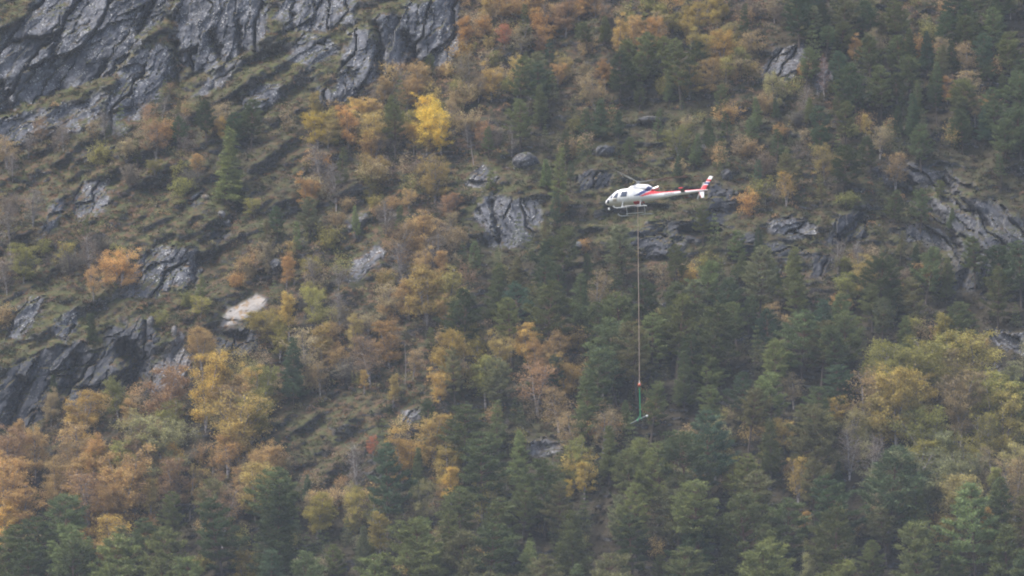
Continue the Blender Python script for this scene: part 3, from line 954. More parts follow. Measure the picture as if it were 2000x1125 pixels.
# (species, style, base x, base y, height px, colour, width factor)
T = []
def add(sp, style, x, y, h, c, wf=1.0): T.append((sp, style, x, y, h, c, wf))
for a in [("conic",573,794,130,"blue",1.0),("broad",760,1062,188,"blue",.85),("conic",540,1155,208,"dark",1.15),("broad",440,1165,182,"dark",1.0),
          ("wide",75,1165,150,"dark",1.1),("conic",597,987,58,"blue",1.0),("spruce",440,398,150,"light",1.2),("spruce",466,402,68,"mid",1.0),
          ("thin",664,394,106,"mid",.95),("tall",774,322,114,"mid",.95),("broad",1016,232,118,"mid",.8),("conic",1056,252,84,"mid",1.0),
          ("tall",1152,112,68,"mid",1.2),("broad",1242,192,86,"mid",1.1),("broad",1262,178,112,"mid",1.0),("broad",1330,208,130,"mid",.9),
          ("wide",1248,216,50,"mid",1.0),("wide",1560,92,100,"dark",1.0),("broad",1700,172,108,"mid",.9),("broad",1722,236,106,"mid",1.1),
          ("conic",1480,256,68,"light",.9),("broad",1408,244,78,"mid",.8),("thin",1095,442,152,"light",.8),("thin",962,402,66,"light",1.4),
          ("broad",922,548,74,"mid",.8),("conic",1138,650,112,"mid",1.1),("broad",1322,568,88,"mid",1.0),("conic",1552,598,112,"mid",1.2),
          ("broad",1808,604,122,"mid",.85),("conic",1850,594,90,"mid",.9),("wide",1948,648,120,"mid",.8),("tall",1602,778,150,"sage",1.1),
          ("tall",1646,790,148,"mid",1.0),("tall",1524,800,134,"light",1.0),("conic",1336,806,118,"mid",1.0),("broad",1272,862,112,"light",.95),
          ("conic",1226,848,66,"light",1.0),("conic",1506,938,120,"mid",1.0),("conic",1190,946,112,"light",1.05),("conic",1012,968,122,"light",1.0),
          ("broad",890,800,116,"sage",.75),("spruce",1637,968,66,"blue",1.1),("tall",1732,1112,112,"sage",1.3),("wide",1290,1160,74,"light",.9),
          ("wide",1402,1160,56,"light",.9),("spruce",818,974,98,"mid",1.0),("broad",1652,1092,156,"dark",1.25),("broad",1706,1150,92,"light",1.2),
          ("broad",490,290,92,"mid",1.1),("broad",404,282,84,"dark",1.0),("wide",352,292,62,"dark",.9),("thin",268,338,66,"mid",1.0),
          ("broad",604,474,86,"sage",1.1),("conic",700,470,68,"light",.7),("thin",576,522,86,"light",1.0),("spruce",186,696,84,"dark",1.2),
          ("spruce",104,806,74,"dark",1.1),("broad",840,158,50,"mid",.9),("wide",1800,330,84,"mid",1.0),("broad",1640,240,60,"mid",.9),
          ("tall",1720,700,112,"sage",1.0),("tall",1440,700,112,"light",1.0),("broad",1060,600,96,"dark",.9),("broad",1090,610,86,"dark",1.0),
          ("broad",1085,780,82,"blue",.9),("wide",840,850,66,"dark",.8),("broad",1205,790,110,"blue",1.1),("broad",1880,300,84,"dark",1.1),
          ("conic",1790,235,78,"mid",.9),("broad",1460,660,80,"mid",1.0),("wide",1210,1080,110,"sage",.9),("broad",1240,1090,140,"light",.9),
          ("broad",1090,1080,130,"sage",.9),("wide",1020,1060,110,"light",1.0),("broad",1798,456,82,"mid",1.0),("broad",1744,446,70,"mid",1.0),("conic",1858,452,46,"mid",1.0),("broad",1905,560,92,"mid",1.0),("thin",1760,520,70,"sage",1.1),("broad",1838,392,40,"mid",1.2),("broad",300,1150,130,"mid",1.2),("broad",232,1130,96,"sage",1.1),
          ("broad",340,1080,112,"mid",.9),("broad",650,1160,92,"light",1.0),("broad",815,1140,130,"light",.8),("conic",710,1130,100,"sage",.9)]:
    add("pine", *a)
for a in [("full",835,296,104,"yellow",1.35),("bushy",862,298,78,"yellow",1.0),("full",808,300,70,"ochre",1.1),("bushy",640,290,54,"ochre",1.2),("round",620,288,74,"yellow",1.25),("full",402,836,150,"gold",1.0),("full",548,704,84,"olive",1.1),
          ("bushy",617,646,86,"olive",1.0),("full",692,690,74,"ochre",1.0),("full",968,748,98,"ochre",1.0),("full",1092,738,92,"orange",1.25),
          ("full",1048,742,80,"orange",1.0),("round",1752,880,180,"gold",1.0),("round",1878,862,142,"tan",1.0),("full",1962,904,150,"gold",1.1),
          ("round",1888,1010,130,"pale",1.0),("slim",1398,928,116,"pale",1.35),("bushy",1110,980,44,"yellow",.8),("slim",880,992,82,"gold",1.4),
          ("slim",768,800,76,"ochre",1.0),("slim",712,768,46,"ochre",1.2),("full",824,556,70,"orange",1.2),("sparse",184,588,72,"orange",.9),
          ("full",560,566,74,"orange",.9),("sparse",1536,404,76,"ochre",1.2),("sparse",1886,152,74,"tan",1.3),("full",112,1010,118,"orange",1.0),
          ("full",70,930,96,"orange",1.0),("bushy",728,892,42,"red",.9),("bushy",984,92,46,"red",1.1),("bare",1658,938,108,"bare",1.1),
          ("bare",1700,940,96,"bare",1.2),("sparse",1660,880,90,"pale",1.2),("bare",1610,190,80,"red",.8),("full",1010,190,80,"ochre",1.0),
          ("full",960,200,74,"ochre",1.0),("round",1350,96,96,"gold",1.0),("round",1400,60,80,"gold",1.0),("full",1385,190,74,"orange",1.1),
          ("full",1210,110,78,"ochre",1.0),("full",680,290,84,"orange",1.1),("sparse",880,262,72,"tan",1.0),("bare",1000,310,66,"bare",1.0),
          ("slim",1690,278,56,"ochre",1.0),("bushy",470,960,52,"orange",1.1),("slim",415,928,56,"orange",.9),("bushy",300,1060,60,"orange",.9),
          ("round",620,1050,90,"olive",1.2),("full",690,1040,82,"gold",1.1),("bushy",690,990,46,"olive",1.0),("full",820,1040,100,"pale",1.0),
          ("sparse",1560,990,100,"gold",1.0),("full",1850,1100,90,"gold",.8),("slim",1650,1110,90,"pale",1.0),("slim",1570,1060,62,"ochre",1.1),
          ("full",1940,1120,90,"tan",.9),("bushy",1090,170,52,"orange",1.0),("full",1105,165,60,"ochre",1.0),("full",230,820,90,"olive",1.1),
          ("full",335,890,110,"olive",1.0),("full",100,840,84,"tan",1.0),("full",860,790,70,"ochre",1.1),("full",800,625,84,"orange",1.2),
          ("sparse",755,640,100,"tan",1.1),("full",870,650,80,"orange",1.0)]:
    add("birch", *a)
for a in [("dead",1606,942,92,"pale",1.0),("dead",958,908,62,"pale",1.0),("dead",792,752,86,"pale",.8),("dead",374,1016,96,"pale",1.0),
          ("dead",926,322,54,"pale",1.0),("dead",1106,985,30,"pale",1.0),("dead",1540,566,62,"pale",1.0)]:
    add("dead", *a)

# bare places the wood leaves open (rock faces, heath banks), and room before the trees set out above
CLEAR = [(470,605,58),(455,655,30),(200,700,95),(90,770,60),(320,528,70),(332,710,38),(180,390,45),(1000,440,62),(1548,446,50),(1880,430,60),(1830,350,45),(1950,450,40),(712,515,40),
         (694,432,28),(1183,298,30),(1024,318,38),(940,342,38),(1158,352,40),(1400,420,60),(1400,380,50),(803,812,24),(1068,874,40),(1528,118,42),(1655,440,40),(550,290,60),(520,330,45),(400,400,40),
         (690,820,70),(600,860,60),(1250,470,60),(1200,440,60),(1965,670,34),(330,440,50),(230,640,60),(90,640,60),(690,120,45),(830,80,60),(440,140,50),(400,520,30),(1900,540,40),(540,170,40),(1265,235,40),(1262,480,52),(1330,450,50),(1250,540,22),(1740,345,50),(1850,350,55),(1930,400,50),(1850,480,50),(430,330,40),(250,400,50),(120,330,50),(560,380,40)]
def blocked(x, ytop, ybot, w2, key=0.94):
    for (zx, zy, zr) in CLEAR:
        if abs(x - zx) < zr * .85 + w2 * .6 and ytop < zy + zr * .55 and ybot > zy - zr * .55:
            return random.random() < key
    for t in T[:N_SET]:
        if abs(x - t[2]) < .22 * t[4] + w2 * .7 and 0 < ybot - t[3] and ytop < t[3] - .12 * t[4]:
            return random.random() < .8
    return False
N_SET = len(T)
# fill the rest of the wood from the cover map
centres = {"pine": [], "birch": [], "dead": [], "bush": []}
for t in T:
    centres[t[0]].append((t[2], t[3] - t[4] * .5, t[4]))
FILL = {  # code: (pines per cell, birches per cell, styles, birch colours)
 'P': (1.05, .05, "broad broad broad tall conic wide", "tan ochre pale"),
 'p': (.62, .08, "broad thin conic conic thin", "tan orange olive"),
 'm': (.60, .60, "broad broad conic", "orange tan olive ochre"),
 'o': (.03, 1.15, "thin", "orange orange tan russet ochre bare"),
 'O': (.02, 1.35, "broad", "orange orange tan ochre russet gold"),
 'y': (.03, 1.15, "thin", "ochre gold orange olive tan"),
 'Y': (.02, 1.15, "broad", "gold olive ochre yellow"),
 'g': (.03, 1.0, "broad", "olive pale gold tan"),
 'G': (.06, 1.25, "broad", "olive pale pale gold olive tan"),
 't': (.08, .7, "thin", "bare bare tan russet orange"),
 's': (.06, .45, "thin", "orange tan olive russet"),
 '.': (.0, .0, "thin", "tan"),
}
LIM = {"pine": 298, "birch": 298, "bush": 298}
cells = [(r_, c_) for r_ in range(len(COVER)) for c_ in range(40)]
random.shuffle(cells)
def try_add(sp, x, y, style, c, h, wf, dmin):
    if sum(1 for t in T if t[0] == sp) >= LIM[sp]:
        return
    for (cx, cyy, ch) in centres[sp]:
        if abs(cx - x) < dmin and abs(cyy - y) < dmin * .8 and math.hypot(cx - x, (cyy - y) * 1.25) < dmin:
            return
    for (cx, cyy, ch) in (centres["pine"] if sp == "birch" else centres["birch"] if sp == "pine" else []):
        if math.hypot(cx - x, cyy - y) < dmin * .62:
            return
    base = y + h * .5
    if blocked(x, y - h * .5, base, h * .22):
        return
    if y - h * .42 > 1120:
        return
    gx, gy = x, min(base, 1250)
    if sp == "birch" or True:
        _, _, (gi, gj) = ground_point(gx, gy)
        if rock[gi, gj] > .5 and random.random() < .85:
            return
    centres[sp].append((x, y, h)); T.append((sp, style, x, base, h, c, wf))
for pass_ in range(9):
    for (r_, c_) in cells:
        code = COVER[r_][c_]
        if pass_ < 3 and code not in 'GYOP':
            continue
        np_, nb_, st, bc = FILL[code]
        for sp, nn in (("pine", np_), ("birch", nb_)):
            if random.random() < nn / 3 * 1.2:
                x = (c_ + random.random()) * 50; y = (r_ + random.random()) * 50
                yf = y / 1125
                if sp == "pine":
                    h = (78 + 98 * yf ** 1.6) * random.uniform(.7, 1.22)
                    h *= 1.1
                    if code == 'p': h *= .72
                    if code == 't' or code == 's': h *= .6
                    style = random.choice(st.split())
                    if style == 'conic': h *= .85
                    c = random.choice("dark mid mid light sage blue".split() if x < 1450 or y > 700 else "dark dark mid mid blue sage".split())
                    if y > 1000 and x > 600: c = random.choice("mid mid light sage dark light".split())
                    try_add(sp, x, y, style, c, h, random.uniform(.95, 1.3), 26 + 32 * yf if code != 'p' else 34)
                else:
                    h = (58 + 45 * yf) * random.uniform(.7, 1.25)
                    if code == 's': h *= .55
                    if code in 'GO': h *= 1.3
                    if code in 'oy': h *= 1.12
                    if code == 't': h *= .85
                    c = random.choice(bc.split())
                    if x < 520 and y > 760 and random.random() < .8: c = random.choice(["ochre", "orange", "orange", "orange", "gold", "olive", "russet"])
                    if x > 1420 and y < 640 and random.random() < .55: c = random.choice(["tan", "bare", "olive", "pale"])
                    if x < 520 and 270 < y < 640 and random.random() < .6: c = random.choice(["bare", "tan", "olive", "bare"])
                    style = {'bare': 'bare', 'tan': 'sparse', 'russet': random.choice(['sparse', 'full'])}.get(c, random.choice(['full', 'full', 'bushy', 'round', 'sparse', 'slim']))
                    if code == 's': style = 'bushy'
                    try_add(sp, x, y, style, c, h, random.uniform(1.05, 1.6), 24 + 14 * yf)

BUSH_FILL = {'o': (.8, "orange tan tan ochre bare"), 'O': (.7, "orange russet tan ochre"), 'y': (.8, "ochre gold olive tan"), 'Y': (.5, "gold olive"), 't': (.45, "bare bare bare olive orange"),
             's': (.5, "orange bare bare olive olive"), 'm': (.6, "orange tan olive"), 'g': (.6, "olive pale tan"), 'G': (.35, "olive pale"), 'p': (.3, "olive tan bare orange"), '.': (.07, "olive bare tan"), 'P': (.04, "olive ochre")}
for (r_, c_) in cells:
    nn, bc = BUSH_FILL[COVER[r_][c_]]
    for q in range(2):
        if random.random() < nn * .5:
            x = (c_ + random.random()) * 50; y = (r_ + random.random()) * 50
            try_add("bush", x, y, "bush", random.choice(bc.split()), random.uniform(24, 48) * (1 + .25 * y / 1125), random.uniform(1.0, 1.6), 22)

# ------------------------------------------------------------------ labels that single each tree out
MARKS = [("the white helicopter", 1285, 380), ("the hanging load", 1248, 820), ("the tall cracked cliff", 170, 100), ("the scree gully slab", 425, 152),
 ("the free standing buttress", 690, 135), ("the dark sided cliff", 830, 75), ("the white slab", 475, 606), ("the mossy topped crag", 320, 528),
 ("the dark overhang", 180, 725), ("the brightest yellow birch", 832, 245), ("the spotted rock slabs", 1870, 430), ("the lichen speckled crag", 1000, 440),
 ("the upper rock knob", 1532, 118), ("the broken pale rocks", 803, 815), ("the flat pale ledge", 1068, 872), ("the great golden birch", 1752, 790),
 ("the small split rocks", 180, 392), ("the pale dead pine", 1606, 895), ("the edge crag", 1965, 670), ("the big lone pine", 568, 730),
 ("the open trunked pine", 755, 970), ("the round topped rock", 1548, 445), ("the tallest light spruce", 440, 322), ("the lilac slab", 712, 518),
 ("the round boulder", 1183, 296), ("the bright yellow bush", 1110, 955), ("the tallest bare trunk", 1602, 705), ("the red heath bank", 690, 815),
 ("the dark bottom pine", 540, 1050), ("the twin hump boulder", 1024, 318), ("the pale olive birch", 1888, 945), ("the orange cable hook", 1249, 753)]
def where(x, y, own=None):
    best = None
    for nm, mx, my in MARKS:
        d = math.hypot(x - mx, (y - my) * 1.2)
        if d < 26: continue
        if best is None or d < best[0]: best = (d, nm, mx, my)
    d, nm, mx, my = best
    dx, dy = x - mx, y - my
    a = math.degrees(math.atan2(-dy, dx)) % 360
    dirs = ["right of", "up and right of", "above", "up and left of", "left of", "down and left of", "below", "down and right of"]
    return f"{dirs[int(((a + 22.5) % 360) // 45)]} {nm}"
SHAPE = dict(broad="layered pine", tall="bare trunked pine", conic="pointed pine", wide="spreading pine", thin="thin pine", spruce="narrow spruce",
             full="birch", bushy="bushy birch", slim="slim birch", sparse="thinly leaved birch", bare="birch", round="round birch", dead="dead tree", bush="bush")
NUM = ["", "first", "second", "third", "fourth", "fifth", "sixth", "seventh", "eighth", "ninth", "tenth"]
CNT = ["", "one", "two", "three", "four", "five", "six", "seven", "eight", "nine", "ten"]
labels = {}
for i, (sp, st, x, y, h, c, wf) in enumerate(T):
    size = ("big" if h > 42 else "small" if h < 30 else "") if sp == "bush" else "tall" if h > 120 else ("small" if h < 62 else "")
    cw = "silvery" if sp == "dead" else CWORD[c]
    key = " ".join(w for w in (size, cw, SHAPE[st], where(x, y - h * .5)) if w)
    labels.setdefault(key, []).append(i)
LAB = {}
for key, ids in labels.items():
    ids.sort(key=lambda i: T[i][2])
    if len(ids) == 1:
        LAB[ids[0]] = key
    else:
        for q, i in enumerate(ids):
            LAB[i] = ("leftmost" if q == 0 else "rightmost" if q == len(ids) - 1 else NUM[q + 1] + " from left") + f" {key}"

GROUPS = {"pine_tree": "pines on the mountainside", "spruce_tree": "spruces on the mountainside", "birch_tree": "autumn birches on the mountainside", "dead_tree": "dead trees on the mountainside", "bush": "autumn bushes on the mountainside"}
def put_tree(i, t):
    sp, st, x, y, h, c, wf = t
    base, dist, _ = ground_point(x, min(y, 1262))
    if y > 1262:
        base = base - AU * (y - 1262) * dist / FPX
    r = random.Random(1000 + i)
    if sp == "pine":
        pair = r.choice(PINES[st]); H0 = 10.0; name = "spruce_tree" if st == "spruce" else "pine_tree"
    elif sp == "birch":
        pair = r.choice(BIRCHES[st]); H0 = 7.0; name = "birch_tree"
    elif sp == "bush":
        pair = r.choice(BUSHES); H0 = 3.0; name = "bush"
    else:
        pair = DEADS[i % 2]; H0 = 8.0; name = "dead_tree"
    s = h * dist / (FPX * .974) / H0
    root = empty(name, base.tolist())
    root.rotation_euler = (r.gauss(0, .05), r.gauss(0, .05), r.uniform(0, 6.283))
    root.scale = (s * wf, s * wf, s)
    tag(root, LAB[i], "bush" if sp == "bush" else "tree", GROUPS[name])
    for nm, me in [("trunk", pair[0])] + [("branch", m_) for m_ in pair[1]] if sp == "dead" else zip( ("stems", "leaves") if sp == "bush" else ("trunk", "crown"), pair):
        o = bpy.data.objects.new(nm, me)
        col.objects.link(o)
        o.parent = root
        if nm in ("crown", "leaves"):
            cc = COL[c]; j = r.uniform(.72, 1.28); k = r.uniform(-.10, .10)
            o.color = (cc[0] * j * (1 + k), cc[1] * j, cc[2] * j * (1 - k), 1)
    return root
for i, t in enumerate(T):
    put_tree(i, t)

# ------------------------------------------------------------------ ground cover: heather tufts and low shrubs nobody could count
tw = np.gradient(P3, axis=0); tx = np.gradient(P3, axis=1)
NRM = np.cross(tx, tw).reshape(-1, 3); NRM /= np.linalg.norm(NRM, axis=1)[:, None]
NRM *= np.sign(NRM[:, 2:3] + 1e-9)
def cover():
    ok = (rock.ravel() < .35)
    bare = np.ones(NW * NX)
    for (zx, zy, zr) in CLEAR:
        bare = np.minimum(bare, sstep(zr * .7, zr * 1.15, np.hypot(PXf - zx, (PYf - zy) * 1.3)))
    vis = (PXf > -130) & (PXf < 2130) & (PYf > -110) & (PYf < 1220)
    pool = np.nonzero(ok & vis)[0]
    gcol = green.ravel(); rcol = rust.ravel(); fcol = forest.ravel()
    pat = fbm(GX / 2.4, GW / 1.6, 950, 3).ravel(); pat2 = fbm(GX / 3.0, GW / 2.0, 960, 3).ravel()
    def colours(ids, n_each, r):
        base = np.empty((len(ids), 3))
        u = r.uniform(0, 1, len(ids))
        g = gcol[ids] * np.clip(.5 + pat[ids] * 1.2, 0, 1); ru = rcol[ids] * np.clip(.45 + pat2[ids] * 1.2, 0, 1)
        base[:] = (.042, .036, .023)
        base[u < g * .75] = (.066, .066, .024)
        m = (u > 1 - ru * .55); base[m] = (.150, .085, .042)
        m = (u > .95) & (u < .985); base[m] = (.15, .12, .070)
        m = (u > .45) & (u < .55); base[m] = (.030, .038, .020)
        base *= (1 - .6 * fcol[ids])[:, None] * r.uniform(.75, 1.25, len(ids))[:, None]  # forest shade painted in: tufts darker under the trees
        return np.repeat(base, n_each, 0)
    r = np.random.default_rng(4)
    # tufts
    N = 42000; nb = 3
    ids = r.choice(pool, N)
    c = np.repeat(flatP[ids], nb, 0) + r.normal(size=(N * nb, 3)) * [.10, .10, .02]
    dv = r.normal(size=(N * nb, 3)) * [.6, .6, .3] + np.repeat(NRM[ids], nb, 0) * .7
    V = blades(c, dv, r.uniform(.10, .24, N * nb), r.uniform(.07, .13, N * nb), r)
    def build(name, V, cols, label):
        n_ = len(V)
        o = obj_np(name, V.reshape(-1, 3), np.arange(n_ * 3).reshape(n_, 3), MAT_COVER)
        a = o.data.attributes.new("tuft", 'FLOAT_COLOR', 'FACE')
        a.data.foreach_set("color", np.concatenate([cols, np.ones((n_, 1))], 1).astype(np.float32).ravel())
        tag(o, label, kind="stuff")
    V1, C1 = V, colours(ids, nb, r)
    # cushions of heather, bilberry and moss that make the slope lumpy
    N = 11000; nb = 26
    dens = np.clip(.5 + .8 * green.ravel() + .6 * pat2 - .6 * fcol, .03, 2)[pool]
    ids = r.choice(pool, N, p=dens / dens.sum())
    rad = r.uniform(.22, .62, N)
    q = r.normal(size=(N, nb, 3)); q /= np.linalg.norm(q, axis=2)[..., None]
    q[..., 2] = np.abs(q[..., 2])
    c = flatP[ids][:, None, :] + q * rad[:, None, None] * [1.25, .8, .55]
    dv = q + r.normal(size=q.shape) * .5
    n_ = N * nb
    V = blades(c.reshape(-1, 3), dv.reshape(-1, 3), r.uniform(.10, .22, n_), r.uniform(.10, .18, n_), r)
    pal_ = np.array([(.050, .044, .026), (.060, .066, .023), (.080, .056, .034), (.026, .030, .016), (.040, .044, .020), (.070, .060, .034)])
    cc = pal_[r.integers(0, 6, N)]
    m = r.uniform(0, 1, N) < rcol[ids] * .25; cc[m] = (.15, .085, .045)
    cc = np.repeat(cc, nb, 0) * r.uniform(.65, 1.35, (n_, 1))
    build("heather", np.concatenate([V1, V]), np.concatenate([C1, cc]), "brown and olive heather tufts over the open slope")
    # low shrubs
    dens = np.clip(.05 + 1.1 * rust.ravel() + .4 * forest.ravel() + .5 * pat, .01, 1.5)[pool] * (.12 + .88 * bare[pool])
    N = 6200; nb = 64
    ids = r.choice(pool, N, p=dens / dens.sum())
    rad = r.uniform(.3, .85, N) * (1 + .45 * np.clip(rust.ravel()[ids] * 1.3, 0, 1))
    q = r.normal(size=(N, nb, 3)); q /= np.linalg.norm(q, axis=2)[..., None]
    q *= r.uniform(.35, 1, (N, nb, 1)) ** .5
    q[..., 2] = np.abs(q[..., 2]) * .9
    c = flatP[ids][:, None, :] + q * rad[:, None, None]
    dv = q + r.normal(size=q.shape) * .6 + [0, 0, .3]
    n_ = N * nb
    V = blades(c.reshape(-1, 3), dv.reshape(-1, 3), r.uniform(.12, .26, n_), r.uniform(.08, .15, n_), r)
    cols = colours(ids, 1, r)
    u = r.uniform(0, 1, N); ru = rcol[ids]
    m = u < ru * .5; cols[m] = np.array([(.34, .215, .105), (.28, .21, .135), (.25, .155, .10), (.27, .235, .10)])[r.integers(0, 4, m.sum())]
    m = (u > .70); cols[m] = (.036, .050, .028)
    m = (u > .58) & (u < .70); cols[m] = (.12, .10, .09)
    cols = np.repeat(cols, nb, 0) * r.uniform(.65, 1.35, (n_, 1))
    build("undergrowth", V, cols, "low shrubs and saplings between the trees")
cover()

def thicket(name, kind, seed, want, label):
    r = np.random.default_rng(seed)
    protos = []
    for q in range(4):
        if kind == "leaf":
            n_ = 760
            nt_ = 46
            tip = r.normal(size=(nt_, 3)); tip /= np.linalg.norm(tip, axis=1)[:, None]
            tip = tip * r.uniform(.35, 1, (nt_, 1)) * [.42, .42, .5] + [0, 0, .5]
            k = r.integers(0, nt_, n_)
            C = tip[k] + r.normal(size=(n_, 3)) * .07
            protos.append((C, r.normal(size=(n_, 3)), r.uniform(.030, .055, n_), r.uniform(.026, .042, n_), .55 * r.uniform(0, 1, nt_)[k] + .45 * r.uniform(0, 1, n_)))
        else:
            n_ = 820
            f = r.uniform(.12, 1, n_); tier = np.round(f * 8) / 8 * .6 + f * .4
            az = r.uniform(0, 6.28, n_); rad = .24 * (1.04 - tier) ** .8 * r.uniform(.15, 1, n_) ** .6
            C = np.stack([np.cos(az) * rad, np.sin(az) * rad, tier + rad * .15], -1)
            dv = np.stack([np.cos(az), np.sin(az), np.full(n_, .6)], -1) + r.normal(size=(n_, 3)) * .6
            protos.append((C, dv, r.uniform(.025, .05, n_), r.uniform(.010, .017, n_), r.uniform(0, 1, n_)))
    Vs = []; Cs = []
    flat_ok = rock.ravel() < .4
    count = 0; tries = 0
    while count < want and tries < want * 30:
        tries += 1
        px_ = r.uniform(-120, 2120); py_ = r.uniform(-90, 1150)
        code = cover_at(px_, py_)
        pr = LEAFP.get(code, 0) if kind == "leaf" else NEEDP.get(code, 0)
        if r.uniform() > pr: continue
        p, dist, (gi, gj) = ground_point(px_, py_)
        if rock[gi, gj] > .4: continue
        if blocked(px_, py_ - 38, py_, 14, .95): continue
        H = (r.uniform(1.6, 3.4) if kind == "leaf" else r.uniform(1.8, 5.2))
        C, dv, ln, wd, tn = protos[count % 4]
        az = r.uniform(0, 6.28); ca, sa = math.cos(az), math.sin(az)
        M = np.array([[ca, -sa, 0], [sa, ca, 0], [0, 0, 1]])
        wfac = r.uniform(.8, 1.5) if kind == "leaf" else 1.1
        Cw = (C * [wfac, wfac, 1]) @ M.T * H + p
        Vs.append(blades(Cw, dv @ M.T, ln * H, wd * H, r))
        if kind == "leaf":
            names = BUSH_FILL.get(code, (0, "tan"))[1].split()
            base = np.array(COL[names[r.integers(0, len(names))]])
        else:
            base = np.array(COL[["dark", "mid", "mid", "light", "sage"][r.integers(0, 5)]])
        base = base * r.uniform(.75, 1.15)
        Cs.append(base[None] * (.55 + .85 * tn)[:, None])
        count += 1
    V = np.concatenate(Vs); cols = np.concatenate(Cs); n_ = len(V)
    o = obj_np(name, V.reshape(-1, 3), np.arange(n_ * 3).reshape(n_, 3), MAT_COVER)
    a = o.data.attributes.new("tuft", 'FLOAT_COLOR', 'FACE')
    a.data.foreach_set("color", np.concatenate([cols, np.ones((n_, 1))], 1).astype(np.float32).ravel())
    tag(o, label, kind="stuff")
LEAFP = {'o': .9, 'O': 1, 'y': .9, 'Y': .9, 't': .45, 's': .3, 'm': .7, 'g': .8, 'G': .9, 'p': .16, '.': .03, 'P': .12}
NEEDP = {'P': .9, 'p': .6, 'm': .6, 't': .1, '.': .02, 'o': .04}
thicket("birch_scrub", "leaf", 21, 560, "young birch scrub filling the gaps between the autumn trees")
thicket("young_pines", "needle", 22, 480, "young pines crowded under the bigger pines")

# ------------------------------------------------------------------ boulders lying loose on the slope
def boulder(px, py, wpx, hpx, label, pl=0.1, seed=0):
    import bmesh
    p, dist, _ = ground_point(px, py)
    bm = bmesh.new()
    bmesh.ops.create_icosphere(bm, subdivisions=4, radius=1.0)
    co = np.array([v.co[:] for v in bm.verts])
    f1, f2, cid, ox, oy = worley(co[:, 0] * 1.3 + 7 * seed + co[:, 2], co[:, 1] * 1.3 + co[:, 2] * 1.1, 1200 + seed)
    k = 1 + .22 * (cid - .5) + .12 * fbm(co[:, 0] * 2 + seed, co[:, 1] * 2 + co[:, 2] * 2.3, 1300 + seed, 3) - .10 * np.exp(-((f2 - f1) / .08) ** 2)
    for v, kk in zip(bm.verts, k):
        v.co = v.co * float(kk)
    me = bpy.data.meshes.new("boulder"); bm.to_mesh(me); bm.free()
    s = dist / FPX
    me.transform(Matrix.Rotation(R(20 + 30 * seed), 4, 'Z') @ Matrix.Diagonal((wpx * s * .5, wpx * s * .42, hpx * s * .55, 1)))
    n_ = len(me.vertices)
    for kx, vv in (("rock", 1.0), ("pale", pl), ("wet", .2), ("rust", .3), ("green", .6), ("litter_shade", 0.0)):
        a = me.attributes.new(kx, 'FLOAT', 'POINT'); a.data.foreach_set("value", np.full(n_, vv, np.float32))
    me.materials.append(MAT_TERRAIN)
    me.polygons.foreach_set("use_smooth", np.ones(len(me.polygons), bool))
    o = bpy.data.objects.new("boulder", me)
    col.objects.link(o)
    o.location = (p + AU * hpx * s * .12).tolist()
    tag(o, label, "boulder", "boulders on the heath")
for a in [(1024,320,58,34,"wide twin humped grey boulder on the middle heath",.08,1),(1183,298,40,24,"round dark grey boulder above the helicopter",.0,2),
          (1418,346,30,26,"grey boulder behind the helicopter tail fin",.1,3),(1412,66,10,10,"small white rock among the topmost birches",.8,4),
          (400,388,18,12,"small white rock on the mossy bank beside the tall spruce",.7,5),(431,420,16,16,"pale rock on the green bank below the tall spruce",.3,6),
          (443,442,20,18,"dark rock with white spots below the pale capped rock",.1,7),(340,652,14,26,"upright pale stone at the end of the dark overhang",.35,8),
          (294,632,16,22,"small pale blue stone above the dark overhang",.15,9),(1128,484,32,16,"dark rock with white lichen left of the hanging line",.05,10),
          (1270,238,52,14,"low rust stained rock on the upper heath",.25,11),(1261,438,7,8,"tiny white stone beside the hanging line",.6,12),
          (1370,296,36,20,"grey rock cluster above the helicopter tail",.1,13),(848,440,28,20,"dark blocky stone in the middle scree",.0,14),
          (540,522,34,26,"dark rock under the orange birch on the middle slope",.0,15),(772,424,12,10,"small pale stone in the rusty heath",.5,16)]:
    boulder(*a)

# ------------------------------------------------------------------ helicopter
M_WHITE = simple("white_paint", (.78, .78, .78), .28, spec=.5, vary=.07, vscale=1.5)
M_RED = simple("red_paint", (.62, .045, .055), .3, spec=.5)
M_NAVY = simple("navy_paint", (.035, .05, .16), .3, spec=.5)
M_GLASS = simple("cabin_glass", (.06, .075, .115), .2, spec=.5)
M_TAN = simple("lower_door_glass", (.42, .38, .31), .25, spec=.5)
M_WIND = simple("windscreen_glass", (.45, .48, .52), .08, spec=.8)  # sky reflection painted in as a pale base colour
M_GREYM = simple("grey_metal", (.36, .38, .39), .45, metal=.2)
M_BLADE = simple("blade_grey", (.30, .31, .30), .5)
M_STAB = simple("stabilizer_shade_brown", (.11, .085, .08), .5)  # underside's shade painted as a dark brown over the whole stabilizer
M_DARKM = simple("dark_metal", (.05, .05, .055), .5, metal=.3)
M_STEEL = simple("exhaust_steel", (.55, .52, .48), .4, metal=.6, vary=.15)
M_MARK = simple("marking_grey", (.20, .19, .19), .5)

def pip(poly, x, y):
    ins = False
    n_ = len(poly)
    for i in range(n_):
        ax, ay = poly[i]; bx, by = poly[(i + 1) % n_]
        if (ay > y) != (by > y) and x < ax + (y - ay) * (bx - ax) / (by - ay):
            ins = not ins
    return ins

